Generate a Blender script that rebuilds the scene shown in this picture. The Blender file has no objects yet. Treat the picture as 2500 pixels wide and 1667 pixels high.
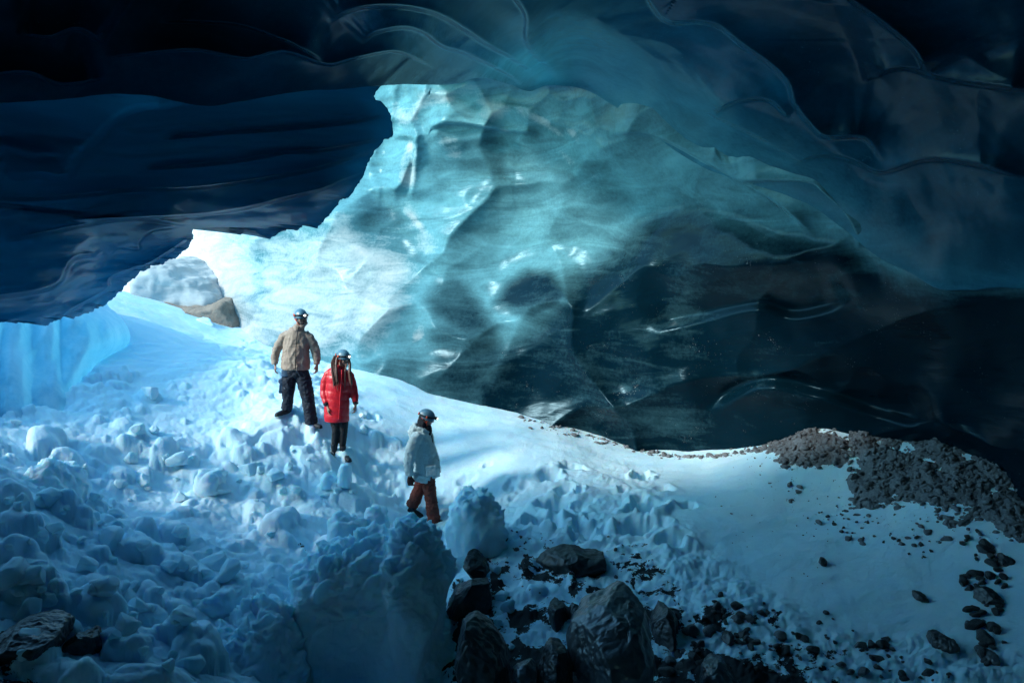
import bpy, bmesh, math
import numpy as np
from mathutils import Vector, Matrix

S = bpy.context.scene
COL = S.collection
R = math.radians

# ------------------------------------------------------------------ camera
LENS, PITCH, CAMZ = 28.0, 5.0, 4.2
F = 2500 * LENS / 36.0
cam = bpy.data.objects.new('camera', bpy.data.cameras.new('camera'))
cam.data.lens = LENS
cam.data.sensor_width = 36.0
cam.data.clip_start = 0.05
cam.data.clip_end = 2000
cam.location = (0, 0, CAMZ)
cam.rotation_euler = (R(90 - PITCH), 0, 0)
COL.objects.link(cam)
S.camera = cam

# ------------------------------------------------------------------ sky, sun, exposure
TO_SUN = Vector((-0.78, -0.32, 0.48)).normalized()
world = bpy.data.worlds.new('World')
S.world = world
world.use_nodes = True
wn = world.node_tree
bg = wn.nodes['Background']
sky = wn.nodes.new('ShaderNodeTexSky')
sky.sky_type = 'NISHITA'
sky.sun_disc = False
sky.sun_elevation = math.asin(TO_SUN.z)
sky.sun_rotation = math.atan2(TO_SUN.x, TO_SUN.y)
tint = wn.nodes.new('ShaderNodeMix'); tint.data_type = 'RGBA'; tint.blend_type = 'MULTIPLY'
tint.inputs[0].default_value = 1.0
tint.inputs[7].default_value = (0.45, 0.90, 0.98, 1)      # daylight seen through glacier ice all round
wn.links.new(sky.outputs['Color'], tint.inputs[6])
wn.links.new(tint.outputs[2], bg.inputs['Color'])
bg.inputs['Strength'].default_value = 0.15

sun = bpy.data.objects.new('sun', bpy.data.lights.new('sun', 'SUN'))
sun.data.energy = 1.2
sun.data.angle = R(10)
sun.data.color = (1.0, 0.95, 0.88)
sun.rotation_euler = TO_SUN.to_track_quat('Z', 'Y').to_euler()
sun.location = (-30, 10, 30)
COL.objects.link(sun)

S.view_settings.view_transform = 'Standard'
S.view_settings.look = 'None'
S.view_settings.gamma = 1.0
S.view_settings.use_curve_mapping = False
S.view_settings.exposure = 1.82
S.render.engine = 'CYCLES'
S.cycles.max_bounces = 12
S.cycles.diffuse_bounces = 7
S.cycles.glossy_bounces = 4
S.cycles.transmission_bounces = 6
S.cycles.sample_clamp_indirect = 6.0
S.cycles.caustics_reflective = False
S.cycles.caustics_refractive = False
try:
    S.cycles.use_denoising = True
    S.cycles.denoiser = 'OPENIMAGEDENOISE'
except Exception:
    pass

# ------------------------------------------------------------------ pixel <-> world
CP, SP = math.cos(R(PITCH)), math.sin(R(PITCH))

def unproj(u, v, D):
    """photo pixel (2500 wide) at distance D (world y) -> world point arrays"""
    u = np.asarray(u, float); v = np.asarray(v, float); D = np.asarray(D, float)
    a = (u - 1250) / F; b = (833.5 - v) / F
    k = D / (CP + b * SP)
    return np.stack([a * k, D + 0 * k, CAMZ + (-SP + b * CP) * k], -1)

def proj(P):
    P = np.asarray(P, float)
    dx, dy, dz = P[..., 0], P[..., 1], P[..., 2] - CAMZ
    w = dy * CP - dz * SP
    h = dy * SP + dz * CP
    return 1250 + F * dx / w, 833.5 - F * h / w

# ------------------------------------------------------------------ noise
def _hash(ix, iy, iz, seed):
    n = (ix.astype(np.int64) * 374761393 + iy.astype(np.int64) * 668265263 +
         iz.astype(np.int64) * 2147483647 + seed * 1274126177) & 0xFFFFFFFF
    n = ((n ^ (n >> 13)) * 1274126177) & 0xFFFFFFFF
    n = ((n ^ (n >> 16)) * 2246822519) & 0xFFFFFFFF
    return (n ^ (n >> 15)) & 0xFFFFFFFF

def noise3(P, seed=0):
    P = np.asarray(P, float)
    i = np.floor(P).astype(np.int64); f = P - i
    w = f * f * f * (f * (f * 6 - 15) + 10)
    out = 0
    for dx in (0, 1):
        for dy in (0, 1):
            for dz in (0, 1):
                h = _hash(i[..., 0] + dx, i[..., 1] + dy, i[..., 2] + dz, seed)
                a = (h & 1023) / 1023.0 * 2 * np.pi
                c = ((h >> 10) & 1023) / 511.5 - 1
                s = np.sqrt(np.maximum(0, 1 - c * c))
                g = np.cos(a) * s * (f[..., 0] - dx) + np.sin(a) * s * (f[..., 1] - dy) + c * (f[..., 2] - dz)
                out = out + g * np.where(dx, w[..., 0], 1 - w[..., 0]) * np.where(dy, w[..., 1], 1 - w[..., 1]) * np.where(dz, w[..., 2], 1 - w[..., 2])
    return out * 1.5

def fbm(P, octv=4, seed=0, gain=0.5, lac=2.03):
    P = np.asarray(P, float); s = 0; a = 1.0; t = 0
    for k in range(octv):
        s = s + a * noise3(P, seed + k * 17); t += a
        P = P * lac + 3.7; a *= gain
    return s / t

def billow(P, octv=4, seed=0, gain=0.5):
    P = np.asarray(P, float); s = 0; a = 1.0; t = 0
    for k in range(octv):
        s = s + a * np.abs(noise3(P, seed + k * 17)); t += a
        P = P * 2.03 + 3.7; a *= gain
    return s / t

def worley2(x, y, seed=0, jit=0.9):
    """F1, F2 distances and the nearest cell's random number"""
    ix = np.floor(x).astype(np.int64); iy = np.floor(y).astype(np.int64)
    f1 = np.full(x.shape, 9.0); f2 = np.full(x.shape, 9.0); idr = np.zeros(x.shape)
    z = np.zeros_like(ix)
    for dx in (-1, 0, 1):
        for dy in (-1, 0, 1):
            h = _hash(ix + dx, iy + dy, z, seed)
            px = ix + dx + 0.5 + jit * ((h & 1023) / 1023.0 - 0.5)
            py = iy + dy + 0.5 + jit * (((h >> 10) & 1023) / 1023.0 - 0.5)
            d = np.hypot(x - px, y - py)
            r = ((h >> 20) & 1023) / 1023.0
            n1 = d < f1
            f2 = np.where(n1, f1, np.minimum(f2, d))
            idr = np.where(n1, r, idr)
            f1 = np.where(n1, d, f1)
    return f1, f2, idr

def sstep(a, b, x):
    t = np.clip((np.asarray(x, float) - a) / (b - a), 0, 1)
    return t * t * (3 - 2 * t)

class TPS:
    def __init__(self, pts, scale=1000.0, lam=1e-4):
        p = np.asarray(pts, float)
        self.s = scale; self.c = p[:, :2] / scale
        n = len(p)
        K = self._k(self.c, self.c) + lam * np.eye(n)
        Q = np.c_[np.ones(n), self.c]
        A = np.block([[K, Q], [Q.T, np.zeros((3, 3))]])
        w = np.linalg.solve(A, np.r_[p[:, 2], 0, 0, 0])
        self.w, self.a = w[:n], w[n:]
    @staticmethod
    def _k(x, c):
        d2 = ((x[:, None, :] - c[None]) ** 2).sum(-1)
        return 0.5 * d2 * np.log(d2 + 1e-12)
    def __call__(self, u, v):
        sh = np.shape(u)
        x = np.stack([np.ravel(u), np.ravel(v)], -1) / self.s
        out = np.empty(len(x))
        for k in range(0, len(x), 60000):
            q = x[k:k + 60000]
            out[k:k + 60000] = self._k(q, self.c) @ self.w + self.a[0] + q @ self.a[1:]
        return out.reshape(sh)

def spline(pts, n):
    """Catmull-Rom through control points, n samples by chord length"""
    p = np.asarray(pts, float)
    q = np.vstack([2 * p[0] - p[1], p, 2 * p[-1] - p[-2]])
    L = np.r_[0, np.cumsum(np.linalg.norm(np.diff(p[:, :2], axis=0), axis=1))]
    t = np.linspace(0, L[-1], n)
    k = np.clip(np.searchsorted(L, t, side='right') - 1, 0, len(p) - 2)
    x = ((t - L[k]) / (L[k + 1] - L[k]))[:, None]
    a, b, c, d = q[k], q[k + 1], q[k + 2], q[k + 3]
    return 0.5 * (2 * b + (c - a) * x + (2 * a - 5 * b + 4 * c - d) * x ** 2 + (3 * b - a - 3 * c + d) * x ** 3)

def seg_dist(u, v, line):
    """signed distance to a polyline (+ on its left hand when walking along it, image v down)"""
    u = np.asarray(u, float); v = np.asarray(v, float)
    best = np.full(u.shape, 1e9); sign = np.ones(u.shape); along = np.zeros(u.shape)
    p = np.asarray(line, float); L = 0
    tot = np.linalg.norm(np.diff(p, axis=0), axis=1).sum()
    for a, b in zip(p[:-1], p[1:]):
        e = b - a; l = np.hypot(*e)
        t = np.clip(((u - a[0]) * e[0] + (v - a[1]) * e[1]) / (l * l), 0, 1)
        d = np.hypot(u - a[0] - t * e[0], v - a[1] - t * e[1])
        c = e[0] * (v - a[1]) - e[1] * (u - a[0])
        m = d < best
        best = np.where(m, d, best)
        sign = np.where(m, np.where(c < 0, 1.0, -1.0), sign)
        along = np.where(m, (L + t * l) / tot, along)
        L += l
    return best * sign, along

def inside(u, v, poly):
    p = np.asarray(poly, float); r = np.zeros(np.shape(u), bool)
    for (x0, y0), (x1, y1) in zip(p, np.roll(p, -1, 0)):
        c = ((y0 > v) != (y1 > v)) & (u < (x1 - x0) * (v - y0) / (y1 - y0 + 1e-9) + x0)
        r ^= c
    return r

def soft_poly(u, v, poly, w):
    """1 inside, 0 outside, blended over w pixels"""
    d, _ = seg_dist(u, v, list(poly) + [poly[0]])
    s = np.where(inside(u, v, poly), 1, -1) * np.abs(d)
    return sstep(-w, w, s)

# crease: the side above the line comes nearer, with a drop across it
def creases(u, v, lines):
    out = np.zeros(np.shape(u))
    for pts, h, reach, w in lines:
        ln = spline(pts, 40)
        lo = ln.min(0) - reach * 4; hi = ln.max(0) + reach * 4
        m = (u > lo[0]) & (u < hi[0]) & (v > lo[1]) & (v < hi[1])
        if not m.any():
            continue
        d, al = seg_dist(u[m], v[m], ln)
        fade = np.clip(np.minimum(al, 1 - al) * 6, 0, 1)
        fade = fade * fade * (3 - 2 * fade)
        prof = np.exp(-np.maximum(d, 0) / reach) * sstep(-w, w * 0.4, d)
        out[m] -= h * prof * fade
    return out

# ------------------------------------------------------------------ mesh helpers
def tag(o, label=None, cat=None, group=None, kind=None):
    if label: o['label'] = label
    if cat: o['category'] = cat
    if group: o['group'] = group
    if kind: o['kind'] = kind
    return o

def link(name, me, mat=None, parent=None, smooth=True):
    if mat is not None:
        me.materials.append(mat)
    if smooth:
        me.polygons.foreach_set('use_smooth', np.ones(len(me.polygons), bool))
    o = bpy.data.objects.new(name, me)
    COL.objects.link(o)
    if parent is not None:
        o.parent = parent
    return o

def mesh_np(name, verts, faces):
    me = bpy.data.meshes.new(name)
    verts = np.asarray(verts, np.float32).reshape(-1, 3)
    faces = np.asarray(faces, np.int32)
    n, k = faces.shape
    me.vertices.add(len(verts)); me.vertices.foreach_set('co', verts.ravel())
    me.loops.add(n * k); me.loops.foreach_set('vertex_index', faces.ravel())
    me.polygons.add(n)
    me.polygons.foreach_set('loop_start', np.arange(0, n * k, k, dtype=np.int32))
    me.polygons.foreach_set('loop_total', np.full(n, k, np.int32))
    me.update(calc_edges=True)
    me.validate()
    return me

def grid_faces(nr, nc, off=0, flip=False):
    i = np.arange(nr * nc).reshape(nr, nc) + off
    q = np.stack([i[:-1, :-1], i[:-1, 1:], i[1:, 1:], i[1:, :-1]], -1).reshape(-1, 4)
    return q[:, ::-1] if flip else q

def attr(me, name, val):
    a = me.attributes.new(name, 'FLOAT', 'POINT')
    a.data.foreach_set('value', np.asarray(val, np.float32).ravel())

def normals_of(G):
    du = np.gradient(G, axis=1); dv = np.gradient(G, axis=0)
    n = np.cross(du, dv)
    return n / (np.linalg.norm(n, axis=-1, keepdims=True) + 1e-9)

# ------------------------------------------------------------------ material helpers
class NT:
    def __init__(self, name):
        self.m = bpy.data.materials.new(name); self.m.use_nodes = True
        self.t = self.m.node_tree
        self.b = self.t.nodes['Principled BSDF']
        self.out = self.t.nodes['Material Output']
    def n(self, typ, **kw):
        x = self.t.nodes.new(typ)
        for k, v in kw.items():
            if k.startswith('_'):
                setattr(x, k[1:], v)
            else:
                x.inputs[k.replace('__', ' ')].default_value = v
        return x
    def l(self, a, b):
        self.t.links.new(a, b)
    def coords(self, scale=(1, 1, 1), rot=(0, 0, 0), kind='Object'):
        c = self.n('ShaderNodeTexCoord'); mp = self.n('ShaderNodeMapping')
        mp.inputs['Scale'].default_value = scale; mp.inputs['Rotation'].default_value = rot
        self.l(c.outputs[kind], mp.inputs['Vector'])
        return mp.outputs['Vector']
    def noise(self, vec, scale, detail=4, rough=0.55, dist=0.0):
        x = self.n('ShaderNodeTexNoise', Scale=scale, Detail=detail, Roughness=rough, Distortion=dist)
        self.l(vec, x.inputs['Vector'])
        return x.outputs['Fac']
    def ramp(self, fac, stops):
        x = self.n('ShaderNodeValToRGB')
        e = x.color_ramp.elements
        while len(e) < len(stops): e.new(0.5)
        for k, (p, c) in enumerate(stops):
            e[k].position = p
            e[k].color = (c, c, c, 1) if np.isscalar(c) else (*c, 1)
        self.l(fac, x.inputs['Fac'])
        return x.outputs['Color']
    def mix(self, fac, a, b, mode='MIX'):
        x = self.n('ShaderNodeMix', _data_type='RGBA', _blend_type=mode)
        for s, val in ((0, fac), (6, a), (7, b)):
            if hasattr(val, 'links'): self.l(val, x.inputs[s])
            elif np.isscalar(val): x.inputs[s].default_value = val
            else: x.inputs[s].default_value = (*val, 1)
        return x.outputs[2]
    def math(self, op, a, b=0.0, clamp=False):
        x = self.n('ShaderNodeMath', _operation=op, _use_clamp=clamp)
        for s, val in ((0, a), (1, b)):
            if hasattr(val, 'links'): self.l(val, x.inputs[s])
            else: x.inputs[s].default_value = val
        return x.outputs[0]
    def attr(self, name):
        return self.n('ShaderNodeAttribute', _attribute_name=name).outputs['Fac']
    def bump(self, h, strength, dist=0.02, prev=None):
        x = self.n('ShaderNodeBump', Strength=strength, Distance=dist)
        self.l(h, x.inputs['Height'])
        if prev is not None: self.l(prev, x.inputs['Normal'])
        return x.outputs['Normal']
    def set(self, **kw):
        for k, v in kw.items():
            s = self.b.inputs[k.replace('__', ' ')]
            if hasattr(v, 'links'): self.l(v, s)
            elif isinstance(v, tuple) and len(v) == 3: s.default_value = (*v, 1)
            else: s.default_value = v
        return self

def simple_mat(name, col, rough=0.6, scale=40, var=0.25, bump=0.15, bdist=0.004, spec=0.4, metal=0.0):
    t = NT(name)
    v = t.coords()
    nz = t.noise(v, scale, 5)
    c = t.mix(t.ramp(nz, [(0.3, 0.0), (0.7, 1.0)]), tuple(x * (1 - var) for x in col), tuple(min(1, x * (1 + var)) for x in col))
    t.set(Base__Color=c, Roughness=rough, Metallic=metal)
    t.b.inputs['Specular IOR Level'].default_value = spec
    t.set(Normal=t.bump(nz, bump, bdist))
    return t.m

# ---- ice
def ice_material(name, clear, teal, frost_glow, seed=0.0, transl=0.0, stretch=(0.9, 0.9, 5.0), rot=(0.1, 0.16, 0.3), rough=0.30, bumpk=0.5, spec=0.4, dshift=0.46, scon=0.95, thin=False, tcol=(0.12, 0.56, 0.76)):
    """clear ice, bubbly teal ice and white frosted ice, streaked along the old melt flow"""
    t = NT(name)
    v = t.coords(stretch, rot)
    v0 = t.coords((1, 1, 1), (seed, 0, 0))
    streak = t.noise(v, 0.95, 9, 0.62, 1.1)
    patch = t.noise(v0, 0.55, 6, 0.6, 0.8)
    grain = t.noise(v0, 18.0, 7, 0.75)
    dark = t.attr('dark'); fr = t.attr('frost_glow')
    s = t.math('ADD', t.math('MULTIPLY', streak, 0.60), t.math('MULTIPLY', patch, 0.40))
    s = t.math('ADD', 0.5, t.math('MULTIPLY', t.math('SUBTRACT', s, 0.5), scon))
    s = t.math('ADD', s, t.math('MULTIPLY', t.math('SUBTRACT', grain, 0.5), 0.26))
    # dark attribute shifts the threshold between bubbly and clear ice
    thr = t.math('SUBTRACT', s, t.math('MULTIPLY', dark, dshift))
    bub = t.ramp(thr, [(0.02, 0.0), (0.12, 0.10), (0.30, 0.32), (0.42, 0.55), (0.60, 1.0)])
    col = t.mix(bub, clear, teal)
    spk = t.math('GREATER_THAN', t.math('ADD', t.noise(v0, 55.0, 2, 0.5), t.math('MULTIPLY', t.noise(v0, 2.2, 4, 0.6), 0.55)), 1.06)
    col = t.mix(t.math('MULTIPLY', spk, 0.35), col, frost_glow)
    fr = t.math('MULTIPLY', fr, t.math('SUBTRACT', 1.0, t.math('MULTIPLY', dark, 0.9)))
    tl = t.attr('teal')
    col = t.mix(t.math('MULTIPLY', tl, bub), col, (0.085, 0.27, 0.33))
    f2 = t.math('ADD', fr, t.math('MULTIPLY', t.math('SUBTRACT', s, 0.5), 1.5))
    f2 = t.math('SUBTRACT', f2, t.math('MULTIPLY', dark, 0.4))
    col = t.mix(t.ramp(f2, [(0.36, 0.0), (0.9, 1.0)]), col, frost_glow)
    t.b.inputs['Specular Tint'].default_value = (0.45, 0.8, 1.0, 1)
    t.set(Base__Color=col, Roughness=rough, IOR=1.31)
    t.b.inputs['Specular IOR Level'].default_value = spec
    b1 = t.bump(streak, bumpk * 0.6, 0.06)
    b2 = t.bump(t.noise(v0, 9.0, 8, 0.62), bumpk * 0.30, 0.02, b1)
    t.set(Normal=b2)
    if transl > 0 or thin:
        tr = t.n('ShaderNodeBsdfTranslucent')
        tr.inputs['Color'].default_value = (*tcol, 1)
        t.l(b2, tr.inputs['Normal'])
        mx = t.n('ShaderNodeMixShader'); mx.inputs[0].default_value = transl
        if thin: t.l(t.math('MULTIPLY', t.attr('thin'), t.math('ADD', 0.35, streak)), mx.inputs[0])
        t.l(t.b.outputs[0], mx.inputs[1]); t.l(tr.outputs[0], mx.inputs[2])
        t.l(mx.outputs[0], t.out.inputs['Surface'])
    return t.m

def snow_material(name, base=(0.68, 0.86, 0.93), deep=(0.50, 0.77, 0.90), sss=0.45):
    t = NT(name)
    v = t.coords()
    big = t.noise(v, 0.9, 6, 0.6)
    fine = t.noise(v, 28.0, 6, 0.65)
    grain = t.noise(v, 160.0, 3, 0.6)
    col = t.mix(t.ramp(big, [(0.35, 0.0), (0.7, 1.0)]), deep, base)
    pat = t.noise(v, 3.2, 7, 0.68, 0.4)
    dirt = t.math('GREATER_THAN', t.math('ADD', pat, t.math('MULTIPLY', t.attr('rock'), 0.42)), 0.72)
    col = t.mix(dirt, col, (0.022, 0.026, 0.03))
    t.set(Base__Color=col, Roughness=0.75)
    t.b.inputs['Subsurface Weight'].default_value = sss
    t.b.inputs['Subsurface Radius'].default_value = (0.25, 0.7, 1.0)
    t.b.inputs['Subsurface Scale'].default_value = 0.12
    t.b.inputs['Specular IOR Level'].default_value = 0.25
    b = t.bump(fine, 0.35, 0.03)
    t.set(Normal=t.bump(grain, 0.25, 0.006, b))
    return t.m

M_SNOW = snow_material('snow')
M_BLOCK = snow_material('block_snow', sss=0.7)
M_WALL = ice_material('wall_ice', (0.0012, 0.011, 0.019), (0.125, 0.31, 0.36), (0.54, 0.49, 0.47), spec=0.24, dshift=0.55, rough=0.19, bumpk=0.30, stretch=(0.8, 0.8, 3.4), rot=(0.1, 0.30, 0.3))
M_CEIL = ice_material('ceiling_ice', (0.002, 0.032, 0.060), (0.012, 0.165, 0.265), (0.26, 0.52, 0.64), seed=1.3,
                      stretch=(0.7, 0.7, 2.2), rough=0.22, bumpk=0.20, spec=0.30, thin=True, tcol=(0.04, 0.45, 0.62))
M_SHELF = ice_material('shelf_ice', (0.006, 0.045, 0.075), (0.03, 0.20, 0.33), (0.34, 0.56, 0.66), seed=2.1, transl=0.50,
                       stretch=(0.5, 0.5, 3.5), rot=(0.0, 0.1, 0.0), rough=0.18, bumpk=0.25, spec=0.5)

# ================================================================== SNOW GROUND
def gz(u, v, D):
    p = unproj(u, v, D); return (p[0], p[1], p[2])

GP = [gz(*q) for q in [
    (900, 912, 15.2), (1060, 965, 14.9), (1200, 1000, 14.5), (1330, 1030, 14.2), (1450, 1070, 13.8), (1600, 1105, 13.3), (1700, 1112, 12.9),
    (1850, 1095, 12.2), (2000, 1058, 11.5), (2150, 1062, 11.0), (2300, 1080, 10.3), (2430, 1150, 9.5), (2500, 1260, 8.7),
    (2050, 1190, 10.6), (2250, 1230, 9.6), (2400, 1320, 8.6),
    (1060, 1266, 11.3), (990, 1247, 11.5), (830, 1116, 11.9), (800, 1108, 11.95), (760, 1037, 12.2), (690, 1003, 12.3),
    (1250, 1130, 12.2), (1500, 1200, 11.3), (1750, 1250, 10.4), (1950, 1350, 9.2), (1300, 1300, 10.0), (1500, 1400, 9.0),
    (1750, 1480, 8.1), (2100, 1500, 7.9), (2300, 1667, 6.7), (1900, 1667, 6.9), (1500, 1667, 7.1), (1200, 1667, 7.2), (1150, 1450, 8.7),
    (900, 1400, 9.4), (900, 1690, 7.5), (700, 1690, 7.1), (900, 1250, 10.8), (650, 1450, 8.2), (600, 1300, 9.6), (600, 1150, 11.0), (600, 1000, 12.6), (620, 900, 14.2),
    (500, 1667, 6.3), (200, 1667, 5.6), (300, 1500, 6.9), (100, 1400, 6.9), (300, 1250, 9.3), (100, 1200, 8.4), (250, 1050, 11.0), (50, 1040, 10.4),
    (350, 930, 13.0), (250, 830, 14.5), (360, 800, 15.5), (265, 724, 17.2), (430, 800, 16.8), (560, 850, 16.4), (700, 890, 15.6), (800, 925, 14.6)]]
GP += [(-12, 17, 4.6), (-12, 10, 3.6), (-9, 4, 2.8), (-4, 2, 1.5), (0, 2, 0.7), (5, 2, 1.0), (9, 5, 2.0), (10, 10, 2.6), (8, 15, 2.4), (0, 20, 2.6), (-6, 20.5, 3.0), (-10, 22, 3.4), (-3, 25, 2.6), (4, 20, 2.4)]
g_tps = TPS(GP, scale=5.0, lam=2e-4)

DS = np.exp(np.arange(math.log(2.6), math.log(27.0), 0.0036))
US = np.concatenate([np.arange(-2300, -120, 26), np.arange(-120, 2620, 3.6), np.arange(2620, 4600, 26)])
GU, GD = np.meshgrid(US, DS)
GX = GD * (GU - 1250) / F; GY = GD.copy()
GZ = g_tps(GX, GY)
PU, PV = proj(np.stack([GX, GY, GZ], -1))     # where each ground point shows in the photo

# loose avalanche snow (rough) against the smooth drift
ROUGH = [(-400, 900), (300, 905), (480, 840), (600, 830), (700, 880), (800, 900), (850, 960), (930, 1050), (1010, 1130), (1090, 1190), (1210, 1230), (1300, 1165), (1390, 1120),
         (1540, 1140), (1660, 1220), (1710, 1330), (1830, 1430), (1980, 1520), (2080, 1640), (2200, 1850), (-400, 1900)]
rough = soft_poly(PU, PV, ROUGH, 55)
GRIT = [(1180, 1270), (1330, 1240), (1560, 1200), (1720, 1330), (1860, 1430), (2000, 1540), (2300, 1560), (2500, 1600), (2500, 1900), (1050, 1900)]
grit = soft_poly(PU, PV, GRIT, 45)
scrape = soft_poly(PU, PV, [(290, 800), (560, 850), (700, 980), (640, 1080), (430, 1040), (330, 930)], 70)   # packed streaky part
lump = rough * (1 - 0.75 * scrape) * (1 - 0.55 * grit) * (1 - 0.72 * sstep(1150, 1290, PU))

X3 = np.stack([GX, GY, 0 * GX], -1)
warp = fbm(X3 * 1.7, 3, 5)
wy = fbm(X3 * 1.7, 3, 9)
GZ = GZ + 0.16 * fbm(X3 * 0.55, 3, 21) * (0.35 + lump)
# tumbled lumps: three sizes of rounded blocks
for sc, amp, sd in ((0.9, 0.10, 31), (2.1, 0.085, 41), (4.6, 0.05, 51)):
    f1, f2, rr = worley2(GX * sc + 0.55 * warp, GY * sc + 0.55 * wy, sd)
    dome = np.sqrt(np.clip(1 - (f1 / 0.62) ** 2, 0, 1)) * (0.25 + 1.1 * rr ** 2)
    gate = sstep(-0.15, 0.35, noise3(X3 * sc * 0.45, sd + 3))
    GZ = GZ + lump * amp * (dome * (0.25 + 0.75 * gate) - 0.25)
GZ = GZ + lump * 0.10 * (billow(X3 * 3.2, 4, 61) - 0.25)
# broken slabs: tilted flat facets with sharp cracks between
for sc, amp, sd in ((1.4, 0.16, 63), (3.3, 0.08, 67)):
    f1, f2, rr = worley2(GX * sc + 0.35 * warp, GY * sc + 0.35 * wy, sd)
    gate = sstep(0.0, 0.4, noise3(X3 * sc * 0.4, sd + 3)) * sstep(0.02, 0.16, f2 - f1)
    GZ = GZ + lump * amp * gate * (rr - 0.2 + 0.5 * fbm(X3 * sc * 1.1, 2, sd + 5))
GZ = GZ + (0.35 + rough) * 0.012 * fbm(X3 * 14, 3, 71) + 0.035 * fbm(X3 * np.array([1.6, 3.0, 1]), 4, 73)
GZ = GZ + scrape * 0.05 * fbm(np.stack([GX * 1.3 + GY * 0.6, (GY - GX * 0.8) * 5, 0 * GX], -1), 4, 75)
GZ = GZ + grit * (0.16 * (billow(X3 * 2.6, 5, 81, 0.62) - 0.22))

rng = np.random.default_rng(7)
def stamp(x, y, rx, ry, h, ang, tilt, p=2.6, sd=0):
    """one rounded snow block pressed into the ground sheet"""
    global GZ
    r = max(rx, ry) * 1.4
    j0, j1 = np.searchsorted(DS, [y - r, y + r])
    uu = np.array([(x - r) / (y + (r if x > 0 else -r)), (x + r) / (y + (-r if x > 0 else r))]) * F + 1250
    i0, i1 = np.searchsorted(US, uu)
    i0 = max(i0 - 2, 0); i1 = min(i1 + 2, len(US))
    if j1 - j0 < 2 or i1 - i0 < 2: return
    sx = GX[j0:j1, i0:i1] - x; sy = GY[j0:j1, i0:i1] - y
    w1 = warp[j0:j1, i0:i1] * rx * 1.1; w2 = wy[j0:j1, i0:i1] * ry * 1.1
    c, s = math.cos(ang), math.sin(ang)
    qx = ((sx + w1) * c + (sy + w2) * s) / rx; qy = (-(sx + w1) * s + (sy + w2) * c) / ry
    rr = (np.abs(qx) ** p + np.abs(qy) ** p) ** (1 / p)
    b = np.sqrt(np.clip(1 - rr ** 3, 0, 1)) * h * (1 + tilt * qx)
    z0 = np.median(GZ[j0:j1, i0:i1])
    z = GZ[j0:j1, i0:i1]
    top = 0.5 * z + 0.5 * z0 + b
    GZ[j0:j1, i0:i1] = np.where(rr < 1, np.maximum(z, top), z)

def col_hit(u, v):
    """first ground point seen through photo pixel (u, v)"""
    i = int(np.clip(np.searchsorted(US, u), 1, len(US) - 1))
    a = (833.5 - v) / F
    zr = CAMZ + DS * (-SP + a * CP) / (CP + a * SP)
    m = GZ[:, i] >= zr
    k = int(np.argmax(m)) if m.any() else len(DS) - 1
    D = DS[k]
    return np.array([D * (u - 1250) / F, D, GZ[k, i]])

PATH = [(690, 1000), (760, 1040), (830, 1112), (930, 1180), (1050, 1262)]
n = 0
while n < 480:
    u = rng.uniform(-150, 1650); v = rng.uniform(860, 1667)
    if not inside(u, v, ROUGH): continue
    n += 1
    dpath = abs(float(seg_dist(np.array([u]), np.array([v]), PATH)[0][0]))
    if dpath < 75: continue
    if rng.random() < 0.75 * float(inside(u, v, [(290, 780), (600, 840), (700, 980), (640, 1080), (430, 1040), (330, 930)])): continue
    g = col_hit(u, v)
    s = rng.choice([0.05, 0.08, 0.12, 0.18, 0.26], p=[.3, .3, .22, .13, .05]) * rng.uniform(0.8, 1.25)
    if u > 1200 and rng.random() < 0.6: continue
    if u > 1200: s *= 0.6
    stamp(g[0], g[1], s, s * rng.uniform(0.6, 1), s * rng.uniform(0.35, 0.85), rng.uniform(0, 3.1), rng.uniform(-.7, .7), rng.uniform(2, 3.2))

# trodden path the three people walk down, footprints on the drift, dents
def dent(u, v, r, depth, el=1.0, ang=0.0, rim=0.25):
    global GZ
    g = col_hit(u, v)
    dx = GX - g[0]; dy = GY - g[1]
    m = (np.abs(dx) < r * 3 * max(el, 1)) & (np.abs(dy) < r * 3 * max(el, 1))
    c, s = math.cos(ang), math.sin(ang)
    qx = (dx[m] * c + dy[m] * s) / (r * el); qy = (-dx[m] * s + dy[m] * c) / r
    nzd = np.stack([GX[m] / r * 0.9, GY[m] / r * 0.9, 0 * GX[m]], -1)
    q = np.hypot(qx, qy) + 0.75 * fbm(nzd, 3, 91)
    GZ[m] += -depth * np.exp(-np.maximum(q, 0) ** 4) + depth * rim * np.exp(-((q - 1.45) / 0.4) ** 2) * np.clip(0.4 + 1.5 * noise3(nzd * 0.6, 93), 0, 1)

for u, v, r, d, el, an in [(1190, 1138, .06, .05, 1.2, 0), (1135, 1172, .09, .06, 1.6, .2), (1280, 1183, .06, .04, 1.2, 0), (1345, 1160, .17, .16, 1.0, .4), (1400, 1140, .10, .10, 2.2, -.1),
                          (1360, 1230, .22, .16, 1.1, .5), (1330, 1270, .18, .12, 1.3, 0), (1525, 1195, .07, .12, 1.0, 1.2), (1575, 1165, .15, .16, 1.3, 1.2), (1590, 1240, .22, .2, 1.1, 1.0),
                          (1560, 1290, .2, .16, 1.3, .6), (1690, 1235, .12, .12, 1.2, -1.), (1650, 1320, .18, .12, 1.2, 0), (1440, 1290, .2, .1, 1.2, .3),
                          (905, 1020, .08, .10, 1.4, 1.4), (870, 1150, .16, .1, 1.2, .5), (930, 1200, .16, .1, 1.2, .5), (800, 1060, .16, .1, 1.2, .5), (720, 1075, .14, .08, 1., .5)]:
    dent(u, v, r * 0.85, d * (2.0 if r >= .14 and u > 1250 else 1.2), el, an)
for k in range(34):
    dent(rng.uniform(1240, 1680), rng.uniform(1180, 1330), rng.uniform(.04, .12), rng.uniform(.03, .11), rng.uniform(1, 1.8), rng.uniform(0, 3), .35)
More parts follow.
